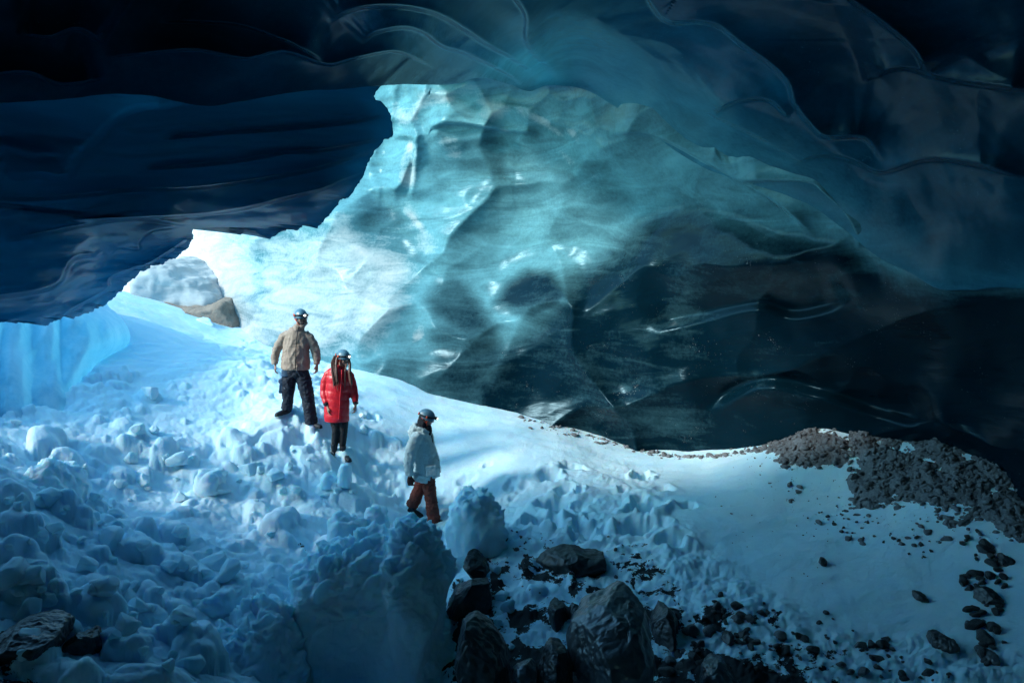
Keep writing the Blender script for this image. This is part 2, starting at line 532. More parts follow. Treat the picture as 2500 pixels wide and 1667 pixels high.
for k in range(60):
    t = rng.uniform(0, 1); p = spline(PATH, 50)[int(t * 49)]
    dent(p[0] + rng.normal(0, 24), p[1] + rng.normal(0, 20), rng.uniform(.05, .1), rng.uniform(.02, .06), 1.6, rng.uniform(-.6, .6), .4)

gm = mesh_np('ground', np.stack([GX, GY, GZ], -1), grid_faces(*GX.shape))
rk = 0.75 * soft_poly(PU, PV, [(1080, 1560), (1110, 1440), (1250, 1540), (1340, 1560), (1600, 1600), (1700, 1560), (1800, 1600), (2000, 1620), (2000, 1900), (1080, 1900)], 60)
rk = np.maximum(rk, 0.42 * soft_poly(PU, PV, [(1150, 1340), (1300, 1310), (1620, 1330), (1700, 1450), (1900, 1490), (2050, 1600), (2100, 1700), (1100, 1700)], 60))
rk = np.maximum(rk, 0.55 * soft_poly(PU, PV, [(-100, 1530), (90, 1530), (140, 1600), (90, 1700), (-100, 1700)], 40))
attr(gm, 'rock', rk)
ground = link('snow_ground', gm, M_SNOW)
tag(ground, kind='structure')

# ================================================================== FAR ICE WALL
WP = [(100, 550, 27), (250, 620, 26), (400, 560, 23.5), (400, 800, 21.5), (600, 560, 19.3), (600, 820, 18.2), (750, 700, 17), (780, 870, 16.2), (900, 915, 15.3), (900, 700, 16.1),
      (850, 500, 16.6), (950, 330, 16.4), (1000, 180, 15.6), (1100, 0, 14), (1100, 300, 15.4), (1250, 250, 14.7), (1250, 450, 15.3), (1250, 700, 15.2), (1060, 965, 15.0), (1200, 1000, 14.6), (1330, 1030, 14.2), (1450, 1070, 13.9),
      (1450, 800, 14.1), (1450, 600, 14.2), (1450, 400, 13.6), (1450, 200, 12.6), (1600, 1105, 13.4), (1700, 1112, 13.0), (1700, 900, 12.6), (1700, 700, 12.3), (1700, 500, 12.1), (1700, 350, 11.6), (1850, 1095, 12.3),
      (2000, 1058, 11.6), (2000, 850, 11.0), (2000, 650, 10.5), (2000, 450, 10.0), (2150, 1062, 11.1), (2300, 1080, 10.4), (2300, 850, 9.5), (2300, 650, 8.9), (2430, 1150, 9.6), (2500, 1260, 8.8), (2500, 900, 8.6), (2500, 600, 8.0),
      (2900, 1300, 7.3), (2900, 800, 6.6), (3600, 1200, 5.0), (3600, 500, 4.6), (1700, 1400, 12.8), (1200, 1300, 14.5), (2300, 1400, 10.2)]
w_tps = TPS(WP, lam=3e-4)
LIP = [(-1700, 330), (-500, 285), (0, 252), (154, 243), (266, 230), (367, 234), (440, 250), (510, 260), (600, 246), (728, 224), (850, 217), (930, 209), (1010, 207), (1105, 207), (1170, 190), (1235, 205),
       (1290, 222), (1340, 210), (1420, 217), (1485, 250), (1560, 300), (1640, 362), (1720, 410), (1800, 440), (1900, 470), (1985, 505), (2060, 560), (2140, 625), (2225, 668), (2290, 704), (2380, 708), (2520, 706), (3000, 760), (4400, 900)]
_lp = spline(LIP, 1500)
def lip_v(u):
    return np.interp(u, _lp[:, 0], _lp[:, 1])

def uspace(lo, hi, step, a=-120, b=2620, out=30):
    return np.concatenate([np.arange(lo, a, out), np.arange(a, b, step), np.arange(b, hi, out)])

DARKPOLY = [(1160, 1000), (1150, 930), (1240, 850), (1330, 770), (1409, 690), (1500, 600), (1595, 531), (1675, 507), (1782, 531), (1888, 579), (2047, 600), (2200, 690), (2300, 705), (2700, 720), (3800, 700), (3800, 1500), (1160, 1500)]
WU = uspace(60, 3700, 4.2, a=60)
WT = np.concatenate([np.linspace(0, 1, 300)])
wu, wt = np.meshgrid(WU, WT)
top = np.interp(wu, [0, 250, 500, 700, 850, 950, 1050, 1400, 3700], [380, 380, 380, 350, 260, 120, 60, 60, 300])
top = np.where(wu > 1050, lip_v(wu) - 160, top)
wv = top + (1330 - top) * wt
wd = w_tps(wu, wv)
wd = wd + creases(wu, wv, [
    ([(1782, 452), (1824, 442), (1967, 446), (2010, 473), (2063, 526), (2090, 574), (2095, 615)], 0.35, 90, 7),
    ([(1453, 345), (1526, 326), (1590, 329), (1675, 367), (1782, 430), (1900, 500), (2000, 590)], 0.3, 80, 8),
    ([(1409, 700), (1516, 600), (1595, 531), (1675, 505), (1782, 531), (1888, 579), (2047, 600), (2200, 690)], -0.16, 150, 50),
    ([(1180, 250), (1290, 290), (1420, 330), (1560, 430), (1700, 500)], 0.22, 90, 26),
    ([(1030, 320), (1100, 300), (1250, 320), (1330, 330)], 0.25, 60, 9),
    ([(955, 330), (1010, 345), (1010, 420), (1000, 490)], 0.25, 60, 9),
    ([(1700, 1010), (1850, 930), (2000, 950), (2150, 1000), (2300, 1040)], -0.3, 120, 26),
    ([(1560, 800), (1700, 770), (1850, 740), (1950, 760), (2100, 720)], -0.2, 110, 24)])
for uc, vc, au, av, h in [(1310, 720, 85, 60, .30), (1110, 760, 80, 80, .22), (1150, 900, 110, 70, .28), (940, 560, 80, 80, -.22), (1010, 640, 60, 120, -.15), (1480, 820, 150, 120, .3), (1780, 640, 200, 90, .35), (930, 420, 60, 90, -.2), (700, 640, 80, 70, -.2), (1240, 430, 140, 80, -.15)]:
    wd = wd - h * np.exp(-((wu - uc) / au) ** 2 - ((wv - vc) / av) ** 2)
wp = unproj(wu, wv, wd)
# scalloped melt cups, long along the flow (down to the right)
q1 = wp[..., 0] * 0.9 + wp[..., 2] * 0.25; q2 = wp[..., 2] * 0.95 - wp[..., 0] * 0.35
lw = fbm(wp * 0.6, 2, 101)
f1, f2, rr = worley2(q1 * 0.50 + 0.5 * lw, q2 * 0.72 + 0.4 * lw, 103)
g1, g2, r2 = worley2(q1 * 0.95 + 0.4 * lw, q2 * 1.5 + 0.3 * lw, 107)
disp = 0.52 * (f1 ** 2 - 0.25) + 0.07 * (g1 ** 2 - 0.2)
rim = soft_poly(wu, wv, [(880, 180), (1150, 190), (1480, 230), (1480, 330), (1250, 340), (1050, 320), (960, 500), (900, 480)], 40)
h1, h2, r3 = worley2(wp[..., 0] * 1.5 + 0.5 * lw, wp[..., 2] * 1.7 + 0.4 * lw, 109)
disp = disp * (1 - 0.3 * rim) + rim * 0.42 * (h1 ** 2 - 0.2)
disp = disp + 0.014 * fbm(np.stack([q1 * 0.8, wp[..., 1] * 0.8, q2 * 5], -1), 4, 111)
disp = disp + 0.05 * fbm(wp * 0.9, 3, 113)
# toward the viewer = smaller depth
wd2 = wd - disp
wp = unproj(wu, wv, wd2)
wm = mesh_np('wall', wp, grid_faces(*wu.shape, flip=True))
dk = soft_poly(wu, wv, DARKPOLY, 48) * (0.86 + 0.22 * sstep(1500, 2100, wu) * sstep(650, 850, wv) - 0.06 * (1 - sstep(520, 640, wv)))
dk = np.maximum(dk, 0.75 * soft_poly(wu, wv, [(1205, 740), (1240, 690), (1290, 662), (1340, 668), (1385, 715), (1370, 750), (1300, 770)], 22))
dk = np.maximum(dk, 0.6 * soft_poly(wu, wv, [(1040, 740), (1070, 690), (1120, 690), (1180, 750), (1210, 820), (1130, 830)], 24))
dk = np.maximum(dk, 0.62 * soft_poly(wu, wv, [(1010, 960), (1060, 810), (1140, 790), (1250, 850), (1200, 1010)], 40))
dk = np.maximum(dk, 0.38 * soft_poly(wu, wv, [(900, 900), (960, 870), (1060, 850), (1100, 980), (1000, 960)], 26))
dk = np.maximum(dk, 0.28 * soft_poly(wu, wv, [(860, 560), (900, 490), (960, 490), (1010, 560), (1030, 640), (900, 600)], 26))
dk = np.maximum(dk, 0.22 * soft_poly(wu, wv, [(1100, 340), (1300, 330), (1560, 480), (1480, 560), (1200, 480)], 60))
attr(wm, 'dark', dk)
fr = 1.0 - sstep(470, 900, wu + 0.25 * (900 - wv))
fr = np.maximum(fr, 0.62 * soft_poly(wu, wv, [(600, 560), (1000, 480), (1070, 600), (1010, 720), (930, 850), (760, 900), (600, 860)], 90))
fr = np.maximum(fr, 0.55 * np.clip(h1 * 1.6, 0, 1) * soft_poly(wu, wv, [(930, 205), (1150, 215), (1430, 240), (1430, 300), (1250, 310), (1100, 280), (960, 330)], 40))  # glints on the upper scallop edges, painted in as whiter ice
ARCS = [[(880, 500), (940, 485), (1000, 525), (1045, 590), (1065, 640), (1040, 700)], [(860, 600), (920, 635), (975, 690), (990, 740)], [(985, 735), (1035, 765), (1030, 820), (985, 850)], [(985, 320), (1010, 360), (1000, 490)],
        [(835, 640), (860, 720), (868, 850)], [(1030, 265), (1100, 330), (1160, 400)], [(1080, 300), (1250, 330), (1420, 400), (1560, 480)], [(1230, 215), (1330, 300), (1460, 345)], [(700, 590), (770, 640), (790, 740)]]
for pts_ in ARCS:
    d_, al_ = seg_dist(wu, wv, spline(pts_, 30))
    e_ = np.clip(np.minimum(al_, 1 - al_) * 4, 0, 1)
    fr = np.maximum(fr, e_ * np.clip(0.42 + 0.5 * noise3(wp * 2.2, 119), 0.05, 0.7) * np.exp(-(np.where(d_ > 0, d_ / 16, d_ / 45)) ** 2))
attr(wm, 'frost_glow', fr * (1 - 0.8 * dk))
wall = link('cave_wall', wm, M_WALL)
tag(wall, kind='structure')

# ================================================================== CAVE CEILING
BP = [(1060, 200, 8.28), (1300, 215, 10.40), (1300, 100, 8.2), (1540, 285, 11.20), (1500, 150, 9.60), (1800, 430, 10.60), (1800, 300, 9.50), (2100, 580, 9.50), (2200, 480, 8.60), (2300, 690, 8.50), (2500, 690, 7.70), (2000, 100, 7.60), (1300, -200, 5.4),
      (2500, 300, 6.60), (2500, -100, 5.40), (900, 200, 6.71), (900, 60, 5.7), (900, -200, 4.2), (500, 250, 5.93), (500, 100, 5.59), (500, -200, 4.99), (0, 240, 5.33), (0, 100, 4.99), (0, -200, 4.30),
      (1250, -1000, 4.20), (-1500, 300, 4.28), (-1500, -300, 3.91), (3600, 800, 4.80), (3600, 0, 4.60), (3600, -1000, 3.80), (-1200, -1000, 3.53), (2900, 750, 6.60)]
b_tps = TPS(BP, lam=3e-4)
BU = uspace(-1600, 4300, 4.2)
BT = np.concatenate([np.array([-0.06, -0.04, -0.02]), np.linspace(0, 0.34, 210), np.linspace(0.345, 1, 50)])
bu, bt = np.meshgrid(BU, BT)
lipv = lip_v(bu) + 3.0 * fbm(np.stack([bu / 60, 0 * bu, 0 * bu], -1), 3, 7)
btc = np.maximum(bt, 0)
# rows: even in v down to just outside the frame, then out over the camera
vin = lipv + (-140 - lipv) * np.minimum(btc / 0.34, 1)
bv = np.where(btc <= 0.34, vin, -140 + (-1500 + 140) * (btc - 0.34) / 0.66)
bd = b_tps(bu, bv)
CRE = [
    ([(255, 141), (372, 128), (478, 121), (585, 141), (627, 139), (691, 125), (797, 157), (850, 146), (930, 128), (983, 129), (1074, 173)], 0.5, 60, 5),
    ([(383, 52), (478, 53), (585, 61), (691, 96), (744, 122), (797, 154)], 0.25, 80, 6),
    ([(800, 60), (834, 32), (903, 15), (983, 15), (1063, 32), (1132, 69), (1196, 112), (1250, 141), (1330, 195)], 0.45, 70, 10),
    ([(880, 110), (914, 80), (983, 66), (1036, 80), (1079, 112), (1143, 133), (1250, 186), (1285, 222)], 0.4, 55, 8),
    ([(1230, -40), (1282, 32), (1287, 106), (1335, 160), (1378, 205)], 0.4, 80, 10),
    ([(1560, -40), (1622, 48), (1702, 53), (1755, 64), (1808, 106), (1877, 154), (1925, 202), (1941, 255), (1984, 308), (2021, 335), (2110, 335), (2160, 400)], 0.4, 90, 9),
    ([(2050, -40), (2079, 0), (2154, 53), (2233, 122), (2265, 190)], 0.4, 90, 9),
    ([(1740, 290), (1760, 266), (1808, 245), (1877, 245), (1930, 290)], 0.25, 60, 8),
    ([(1900, 420), (1990, 380), (2080, 390), (2150, 420), (2260, 390), (2380, 400), (2520, 440)], 0.3, 70, 9),
    ([(2100, 200), (2200, 165), (2300, 190), (2420, 210), (2540, 220)], 0.3, 80, 9),
    ([(1540, 270), (1640, 250), (1760, 290), (1880, 350), (2000, 420)], 0.2, 80, 12),
    ([(40, 80), (120, 90), (190, 70), (260, 110)], 0.3, 60, 8),
    ([(-60, 190), (60, 175), (150, 205), (260, 190)], 0.35, 60, 7)]
bd = bd + creases(bu, bv, CRE)
bp = unproj(bu, bv, bd)
lw = fbm(bp * 0.5, 3, 131)
q1 = bp[..., 0] * 0.9 - bp[..., 1] * 0.3; q2 = bp[..., 1] * 0.8 + bp[..., 0] * 0.3
f1, f2, rr = worley2(q1 * 0.42 + 0.7 * lw, q2 * 0.62 + 0.7 * lw, 133)
bd2 = bd - 0.22 * (f1 ** 2 - 0.25) - 0.16 * fbm(bp * 0.6, 3, 137) - 0.02 * fbm(bp * 2.5, 3, 139)
gapw = 0.10 + 1.6 * (1 - sstep(1180, 1560, bu))
near = (1 - sstep(0, 190, lipv - bv)) * sstep(1150, 1450, bu)
bd2 = bd2 * (1 - near) + (np.minimum(w_tps(bu, bv) - gapw - 0.03 * fbm(bp * 0.8, 2, 141), bd2 + 3)) * near
# folded-back lip: the edge is rounded and runs back to the wall (or over the shelf)
lipw = w_tps(bu, lip_v(bu) + 0)
bl = sstep(940, 1080, bu)
back = 8.6 * (1 - bl) + (lipw + 0.9) * bl
edge = bd2[3]
for r, k in ((2, 0.10), (1, 0.45), (0, 1.0)):
    bd2[r] = edge + (back[r] - edge) * k
    bv[r] = bv[3] - (0.6, 3, 16)[2 - r]
bp = unproj(bu, bv, bd2)
bm_ = mesh_np('ceiling', bp, grid_faces(*bu.shape, flip=False))
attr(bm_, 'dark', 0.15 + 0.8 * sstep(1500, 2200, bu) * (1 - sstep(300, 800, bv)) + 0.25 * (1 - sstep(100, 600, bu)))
fr = 0.7 * soft_poly(bu, bv, [(1000, 160), (1100, 160), (1290, 200), (1250, 225), (1000, 230)], 25)
fr = np.maximum(fr, 0.5 * soft_poly(bu, bv, [(840, 20), (1060, 20), (1200, 110), (1330, 190), (1240, 190), (1080, 120), (900, 100)], 35))  # swirl of light on the roof, painted as a paler patch
attr(bm_, 'frost_glow', fr)
th_ = 0.006 + 0.030 * soft_poly(bu, bv, [(560, -150), (1330, -150), (1420, 180), (1100, 190), (760, 130), (600, 60)], 130)
th_ = th_ + 0.055 * soft_poly(bu, bv, [(840, 40), (1000, 10), (1230, 110), (1340, 200), (1200, 185), (1050, 130), (900, 110)], 50)
th_ = th_ + 0.035 * soft_poly(bu, bv, [(1220, -60), (1270, -60), (1300, 110), (1380, 200), (1300, 200), (1250, 120)], 25)
th_ = th_ + 0.012 * soft_poly(bu, bv, [(1300, -100), (1700, -50), (1900, 200), (2000, 480), (1700, 400), (1450, 220)], 140)
th_ = th_ + 0.04 * soft_poly(bu, bv, [(1870, 170), (1925, 205), (1935, 250), (1890, 250)], 30)
attr(bm_, 'thin', th_)
attr(bm_, 'teal', sstep(1020, 1300, bu) * (1 - sstep(40, 260, lipv - bv)) * (1 - 0.6 * sstep(2000, 2500, bu)))
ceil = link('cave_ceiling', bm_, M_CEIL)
tag(ceil, kind='structure')

# ================================================================== ICE SHELF (dark overhang, left)
EDGE = [(985, 120), (960, 175), (925, 215), (915, 240), (948, 262), (958, 300), (955, 332), (930, 350), (905, 385), (898, 405), (880, 430), (862, 470), (825, 500), (800, 530), (775, 552), (745, 556), (712, 560), (690, 568), (660, 578), (630, 572),
        (605, 560), (580, 572), (560, 556), (530, 560), (500, 560), (478, 556), (470, 590), (440, 620), (400, 643), (350, 660), (318, 690), (300, 712), (262, 738), (200, 765), (140, 783), (118, 795), (60, 787), (0, 785), (-120, 800), (-600, 850)]
EP = [(985, 120, 7.54), (930, 280, 7.13), (900, 390, 7.13), (780, 540, 7.22), (650, 572, 7.54), (560, 556, 7.4), (470, 580, 7.3), (340, 662, 7.9), (250, 742, 8.5), (130, 788, 7.9), (0, 787, 7.3), (-400, 835, 5.9),
      (700, 450, 6.64), (500, 500, 6.6), (300, 560, 6.6), (100, 700, 6.9), (0, 600, 6.2), (500, 350, 6.15), (700, 300, 6.56), (300, 400, 5.90), (0, 400, 5.41), (-600, 500, 4.59), (-1300, 300, 3.61), (-1300, 850, 4.26), (300, 250, 6.48), (0, 200, 6.15), (600, 150, 7.22), (-600, 100, 5.08), (250, 640, 7.5)]
e_tps = TPS(EP, lam=3e-4)
ns, nt = 900, 260
ed = spline(EDGE, ns)
ed_s = ed.copy()
sv0 = np.linspace(0, 1, ns)
jg = np.interp(sv0, [0, 0.15, 0.3, 0.62, 0.70, 1], [0.6, 1.2, 1.8, 1.7, 0.9, 0.6])
ed[:, 0] += jg * 15.0 * fbm(np.stack([np.arange(ns) / 26.0, np.zeros(ns), np.zeros(ns)], -1), 6, 151, 0.72)
ed[:, 1] += jg * 16.0 * fbm(np.stack([np.arange(ns) / 22.0, np.zeros(ns) + 9, np.zeros(ns)], -1), 6, 153, 0.72)
sv = np.linspace(0, 1, ns)
inner = np.stack([np.full(ns, -1400.0), 60 + 800 * sv], -1)
tt = np.linspace(0, 1, nt) ** 1.9
jf = np.exp(-tt * 45)[:, None]
edx = ed_s[None] + (ed - ed_s)[None] * jf[..., None]
eu = edx[..., 0] * (1 - tt[:, None]) + inner[None, :, 0] * tt[:, None]
ev = edx[..., 1] * (1 - tt[:, None]) + inner[None, :, 1] * tt[:, None]
edp = e_tps(eu, ev)
Q = 0.5315
def q(pts): return [(a * Q, b * Q) for a, b in pts]
ECR = [
    (q([(-300, 920), (0, 910), (250, 905), (600, 870), (900, 860), (1200, 820), (1500, 760), (1790, 655)]), 0.22, 45, 9),
    (q([(600, 780), (800, 765), (1100, 735), (1300, 700), (1500, 685), (1780, 630)]), 0.2, 35, 8),
    (q([(300, 1015), (600, 1000), (900, 985), (1100, 960), (1300, 910), (1500, 860), (1690, 775)]), 0.28, 45, 7),
    (q([(0, 1110), (350, 1040), (600, 1005), (890, 1036)]), 0.4, 60, 8),
    (q([(-200, 1370), (0, 1360), (250, 1310), (330, 1190), (480, 1160)]), 0.35, 60, 10),
    (q([(230, 1500), (330, 1420), (490, 1330), (500, 1280), (600, 1235), (700, 1200), (880, 1085)]), 0.18, 30, 5),
    (q([(500, 1180), (540, 1140), (635, 1145), (640, 1110), (700, 1060), (850, 1040)]), 0.15, 30, 5),
    (q([(0, 800), (200, 800), (300, 810), (350, 720), (450, 620), (600, 500), (900, 470)]), -0.5, 70, 16),
    (q([(700, 640), (1000, 610), (1300, 590), (1600, 560), (1790, 520)]), 0.2, 40, 9)]
edp = edp + creases(eu, ev, ECR)
rim_glow = np.zeros_like(eu)  # light shining through thin fold rims, put into the colour as pale lines
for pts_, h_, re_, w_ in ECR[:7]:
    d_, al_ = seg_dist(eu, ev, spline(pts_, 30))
    rim_glow = np.maximum(rim_glow, np.exp(-((d_ - 4) / 9) ** 2) * np.clip(np.minimum(al_, 1 - al_) * 5, 0, 1))
rim_glow *= np.clip(0.6 + 0.9 * noise3(np.stack([eu / 60, ev / 60, 0 * eu], -1), 9), 0, 1)
ep = unproj(eu, ev, edp)
lw = fbm(ep * 0.6, 3, 161)
strat = fbm(np.stack([ep[..., 0] * 0.35, ep[..., 1] * 0.35 + 0.4 * lw, ep[..., 2] * 2.2 - ep[..., 0] * 0.25], -1), 4, 163)
f1, f2, rr = worley2(ep[..., 0] * 0.5 + 0.6 * lw, ep[..., 2] * 1.3 - ep[..., 0] * 0.2 + 0.5 * lw, 167)
damp = sstep(0, 0.04, tt)[:, None]
edp = edp - damp * (0.42 * strat + 0.25 * (f1 ** 2 - 0.2)) - 0.05 * fbm(ep * 2.2, 3, 169)
ep = unproj(eu, ev, edp)
thick = 0.05 + 0.5 * sstep(0, 0.10, tt) + 1.8 * sstep(0.05, 0.6, tt)
eb = unproj(eu, ev, edp + thick[:, None])
eb[..., 2] += (1.2 * sstep(0.05, 0.6, tt))[:, None]
V = np.concatenate([ep.reshape(-1, 3), eb.reshape(-1, 3)])
N0 = ns * nt
Fc = [grid_faces(nt, ns), grid_faces(nt, ns, N0, True)]
i0 = np.arange(ns - 1)
Fc.append(np.stack([i0 + 1, i0, i0 + N0, i0 + 1 + N0], -1))
em = mesh_np('shelf', V, np.concatenate(Fc))
edist = 1 - sstep(0.0, 0.16, tt)[:, None] * np.ones((1, ns))
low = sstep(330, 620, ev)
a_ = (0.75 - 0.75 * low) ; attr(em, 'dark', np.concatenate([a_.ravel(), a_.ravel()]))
a_ = 0.32 * (1 - sstep(0.0, 0.05, tt))[:, None] * np.ones((1, ns)); attr(em, 'frost_glow', np.concatenate([(a_ + 0.42 * rim_glow).ravel(), a_.ravel() + 0.5]))
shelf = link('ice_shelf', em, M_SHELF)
tag(shelf, 'huge dark blue ice shelf with a jagged thin edge hanging over the snow slope', 'ice shelf')

# ================================================================== CAVE BEHIND THE CAMERA
def back_shell():
    th = np.linspace(0, 2 * math.pi, 73); yy = np.linspace(7.5, -13, 40)
    T, Y = np.meshgrid(th, yy)
    k = np.sqrt(np.clip(1 - (np.clip(-Y - 5, 0, 8) / 8.2) ** 2, 0.02, 1))
    P = np.stack([np.cos(T) * 8.2 * k, Y, 2.2 + np.sin(T) * 6.6 * k], -1)
    nrm = np.stack([np.cos(T), 0 * T, np.sin(T)], -1)
    P = P + nrm * (0.5 * fbm(P * 0.5, 4, 201))[..., None]
    keep_r = P
    me = mesh_np('back', keep_r, grid_faces(*T.shape))
    attr(me, 'dark', np.full(T.shape, 0.5)); attr(me, 'frost_glow', np.zeros(T.shape)); attr(me, 'thin', np.full(T.shape, 0.004))
    return tag(link('cave_tunnel', me, M_CEIL), kind='structure')
back_shell()
# ================================================================== SOLID-BUILDING HELPERS
class Solid:
    """collects closed pieces which are fused into one continuous skin"""
    def __init__(self):
        self.V = []; self.F = []
    def add(self, v, f):
        o = len(self.V)
        self.V += [tuple(x) for x in v]; self.F += [tuple(i + o for i in q) for q in f]
        return self
    def ell(self, c, r, M=None, nu=18, nv=12):
        v = []; f = []
        for j in range(nv + 1):
            a = math.pi * j / nv
            for i in range(nu):
                b = 2 * math.pi * i / nu
                p = Vector((r[0] * math.sin(a) * math.cos(b), r[1] * math.sin(a) * math.sin(b), r[2] * math.cos(a)))
                if M is not None: p = M.to_3x3() @ p
                v.append(p + Vector(c))
        for j in range(nv):
            for i in range(nu):
                f.append((j * nu + i, (j + 1) * nu + i, (j + 1) * nu + (i + 1) % nu, j * nu + (i + 1) % nu))
        return self.add(v, f)
    def tube(self, pts, seg=16, right=(1, 0, 0)):
        """pts: (x, y, z, r) or (x, y, z, rx, ry); rx along 'right', ry across"""
        P = [Vector(p[:3]) for p in pts]
        n = len(P); v = []; f = []
        R0 = Vector(right)
        for k in range(n):
            t = (P[min(k + 1, n - 1)] - P[max(k - 1, 0)])
            t = t.normalized() if t.length > 1e-9 else Vector((0, 0, 1))
            x = (R0 - t * R0.dot(t))
            x = x.normalized() if x.length > 1e-3 else t.orthogonal().normalized()
            y = t.cross(x)
            rx = pts[k][3]; ry = pts[k][4] if len(pts[k]) > 4 else rx
            for i in range(seg):
                a = 2 * math.pi * i / seg
                v.append(P[k] + x * (rx * math.cos(a)) + y * (ry * math.sin(a)))
        for k in range(n - 1):
            for i in range(seg):
                f.append((k * seg + i, k * seg + (i + 1) % seg, (k + 1) * seg + (i + 1) % seg, (k + 1) * seg + i))
        f.append(tuple(range(seg))[::-1]); f.append(tuple((n - 1) * seg + i for i in range(seg)))
        return self.add(v, f)
    def box(self, c, s, M=None):
        v = [Vector((x * s[0] / 2, y * s[1] / 2, z * s[2] / 2)) for x in (-1, 1) for y in (-1, 1) for z in (-1, 1)]
        v = [(M.to_3x3() @ p if M is not None else p) + Vector(c) for p in v]
        return self.add(v, [(0, 1, 3, 2), (4, 6, 7, 5), (0, 4, 5, 1), (2, 3, 7, 6), (0, 2, 6, 4), (1, 5, 7, 3)])
    def hull(self, pts):
        b = bmesh.new()
        for p in pts: b.verts.new(p)
        r = bmesh.ops.convex_hull(b, input=b.verts)
        bmesh.ops.delete(b, geom=[g for g in r['geom_interior'] + r['geom_unused'] if isinstance(g, bmesh.types.BMVert)], context='VERTS')
        b.verts.index_update()
        self.add([x.co.copy() for x in b.verts], [[x.index for x in fc.verts] for fc in b.faces])
        b.free()
        return self
    def mesh(self, name):
        me = bpy.data.meshes.new(name)
        me.from_pydata(self.V, [], self.F); me.update()
        return me
    def fused(self, name, voxel=0.012, smooth=6, disp=None):
        me = self.mesh(name + '_src')
        o = bpy.data.objects.new('tmp', me); COL.objects.link(o)
        m = o.modifiers.new('r', 'REMESH'); m.mode = 'VOXEL'; m.voxel_size = voxel
        if smooth:
            s = o.modifiers.new('s', 'SMOOTH'); s.factor = 0.5; s.iterations = smooth
        dg = bpy.context.evaluated_depsgraph_get(); dg.update()
        out = bpy.data.meshes.new_from_object(o.evaluated_get(dg))
        bpy.data.objects.remove(o); bpy.data.meshes.remove(me)
        out.name = name
        if disp is not None:
            n = len(out.vertices)
            co = np.empty(n * 3, np.float32); out.vertices.foreach_get('co', co); co = co.reshape(-1, 3).astype(float)
            no = np.empty(n * 3, np.float32); out.vertex_normals.foreach_get('vector', no); no = no.reshape(-1, 3).astype(float)
            d = disp(co, no)
            co = co + (no * d[:, None] if d.ndim == 1 else d)
            out.vertices.foreach_set('co', co.astype(np.float32).ravel()); out.update()
        return out

def empty(name, loc, rz=0.0):
    o = bpy.data.objects.new(name, None); COL.objects.link(o)
    o.location = loc; o.rotation_euler = (0, 0, rz); o.empty_display_size = 0.2
    return o

# ---- materials of the things
M_STONE = simple_mat('dark_stone', (0.030, 0.034, 0.038), 0.42, 9, 0.6, 0.6, 0.03, 0.5)
M_WET = simple_mat('wet_grey_stone', (0.075, 0.085, 0.095), 0.30, 7, 0.5, 0.6, 0.03, 0.6)
def gravel_mat(name, a, b, rough=0.9):
    t = NT(name); v = t.coords()
    c = t.mix(t.ramp(t.noise(v, 3.0, 6, 0.7), [(0.3, 0.0), (0.7, 1.0)]), a, b)
    vo = t.n('ShaderNodeTexVoronoi', Scale=34.0); t.l(v, vo.inputs['Vector'])
    c = t.mix(0.45, c, t.mix(t.n('ShaderNodeSeparateColor').outputs[0] if False else vo.outputs['Distance'], a, b))
    t.set(Base__Color=c, Roughness=rough)
    t.set(Normal=t.bump(t.noise(v, 22, 6, 0.7), 0.8, 0.03))
    return t.m
M_GRAVEL = gravel_mat('moraine_gravel', (0.060, 0.066, 0.075), (0.25, 0.255, 0.27))
M_BROWN = gravel_mat('brown_moraine', (0.17, 0.13, 0.10), (0.36, 0.29, 0.24))
M_GREYICE = ice_material('grey_ice', (0.22, 0.24, 0.25), (0.52, 0.54, 0.54), (0.70, 0.70, 0.69), seed=4, stretch=(0.8, 0.8, 3.0), rough=0.5, bumpk=0.6)
M_CURT = ice_material('curtain_ice', (0.16, 0.50, 0.66), (0.36, 0.66, 0.80), (0.62, 0.80, 0.88), seed=5, transl=0.2, stretch=(2.2, 2.2, 0.5), rot=(0, 0, 0), rough=0.45, bumpk=0.3)

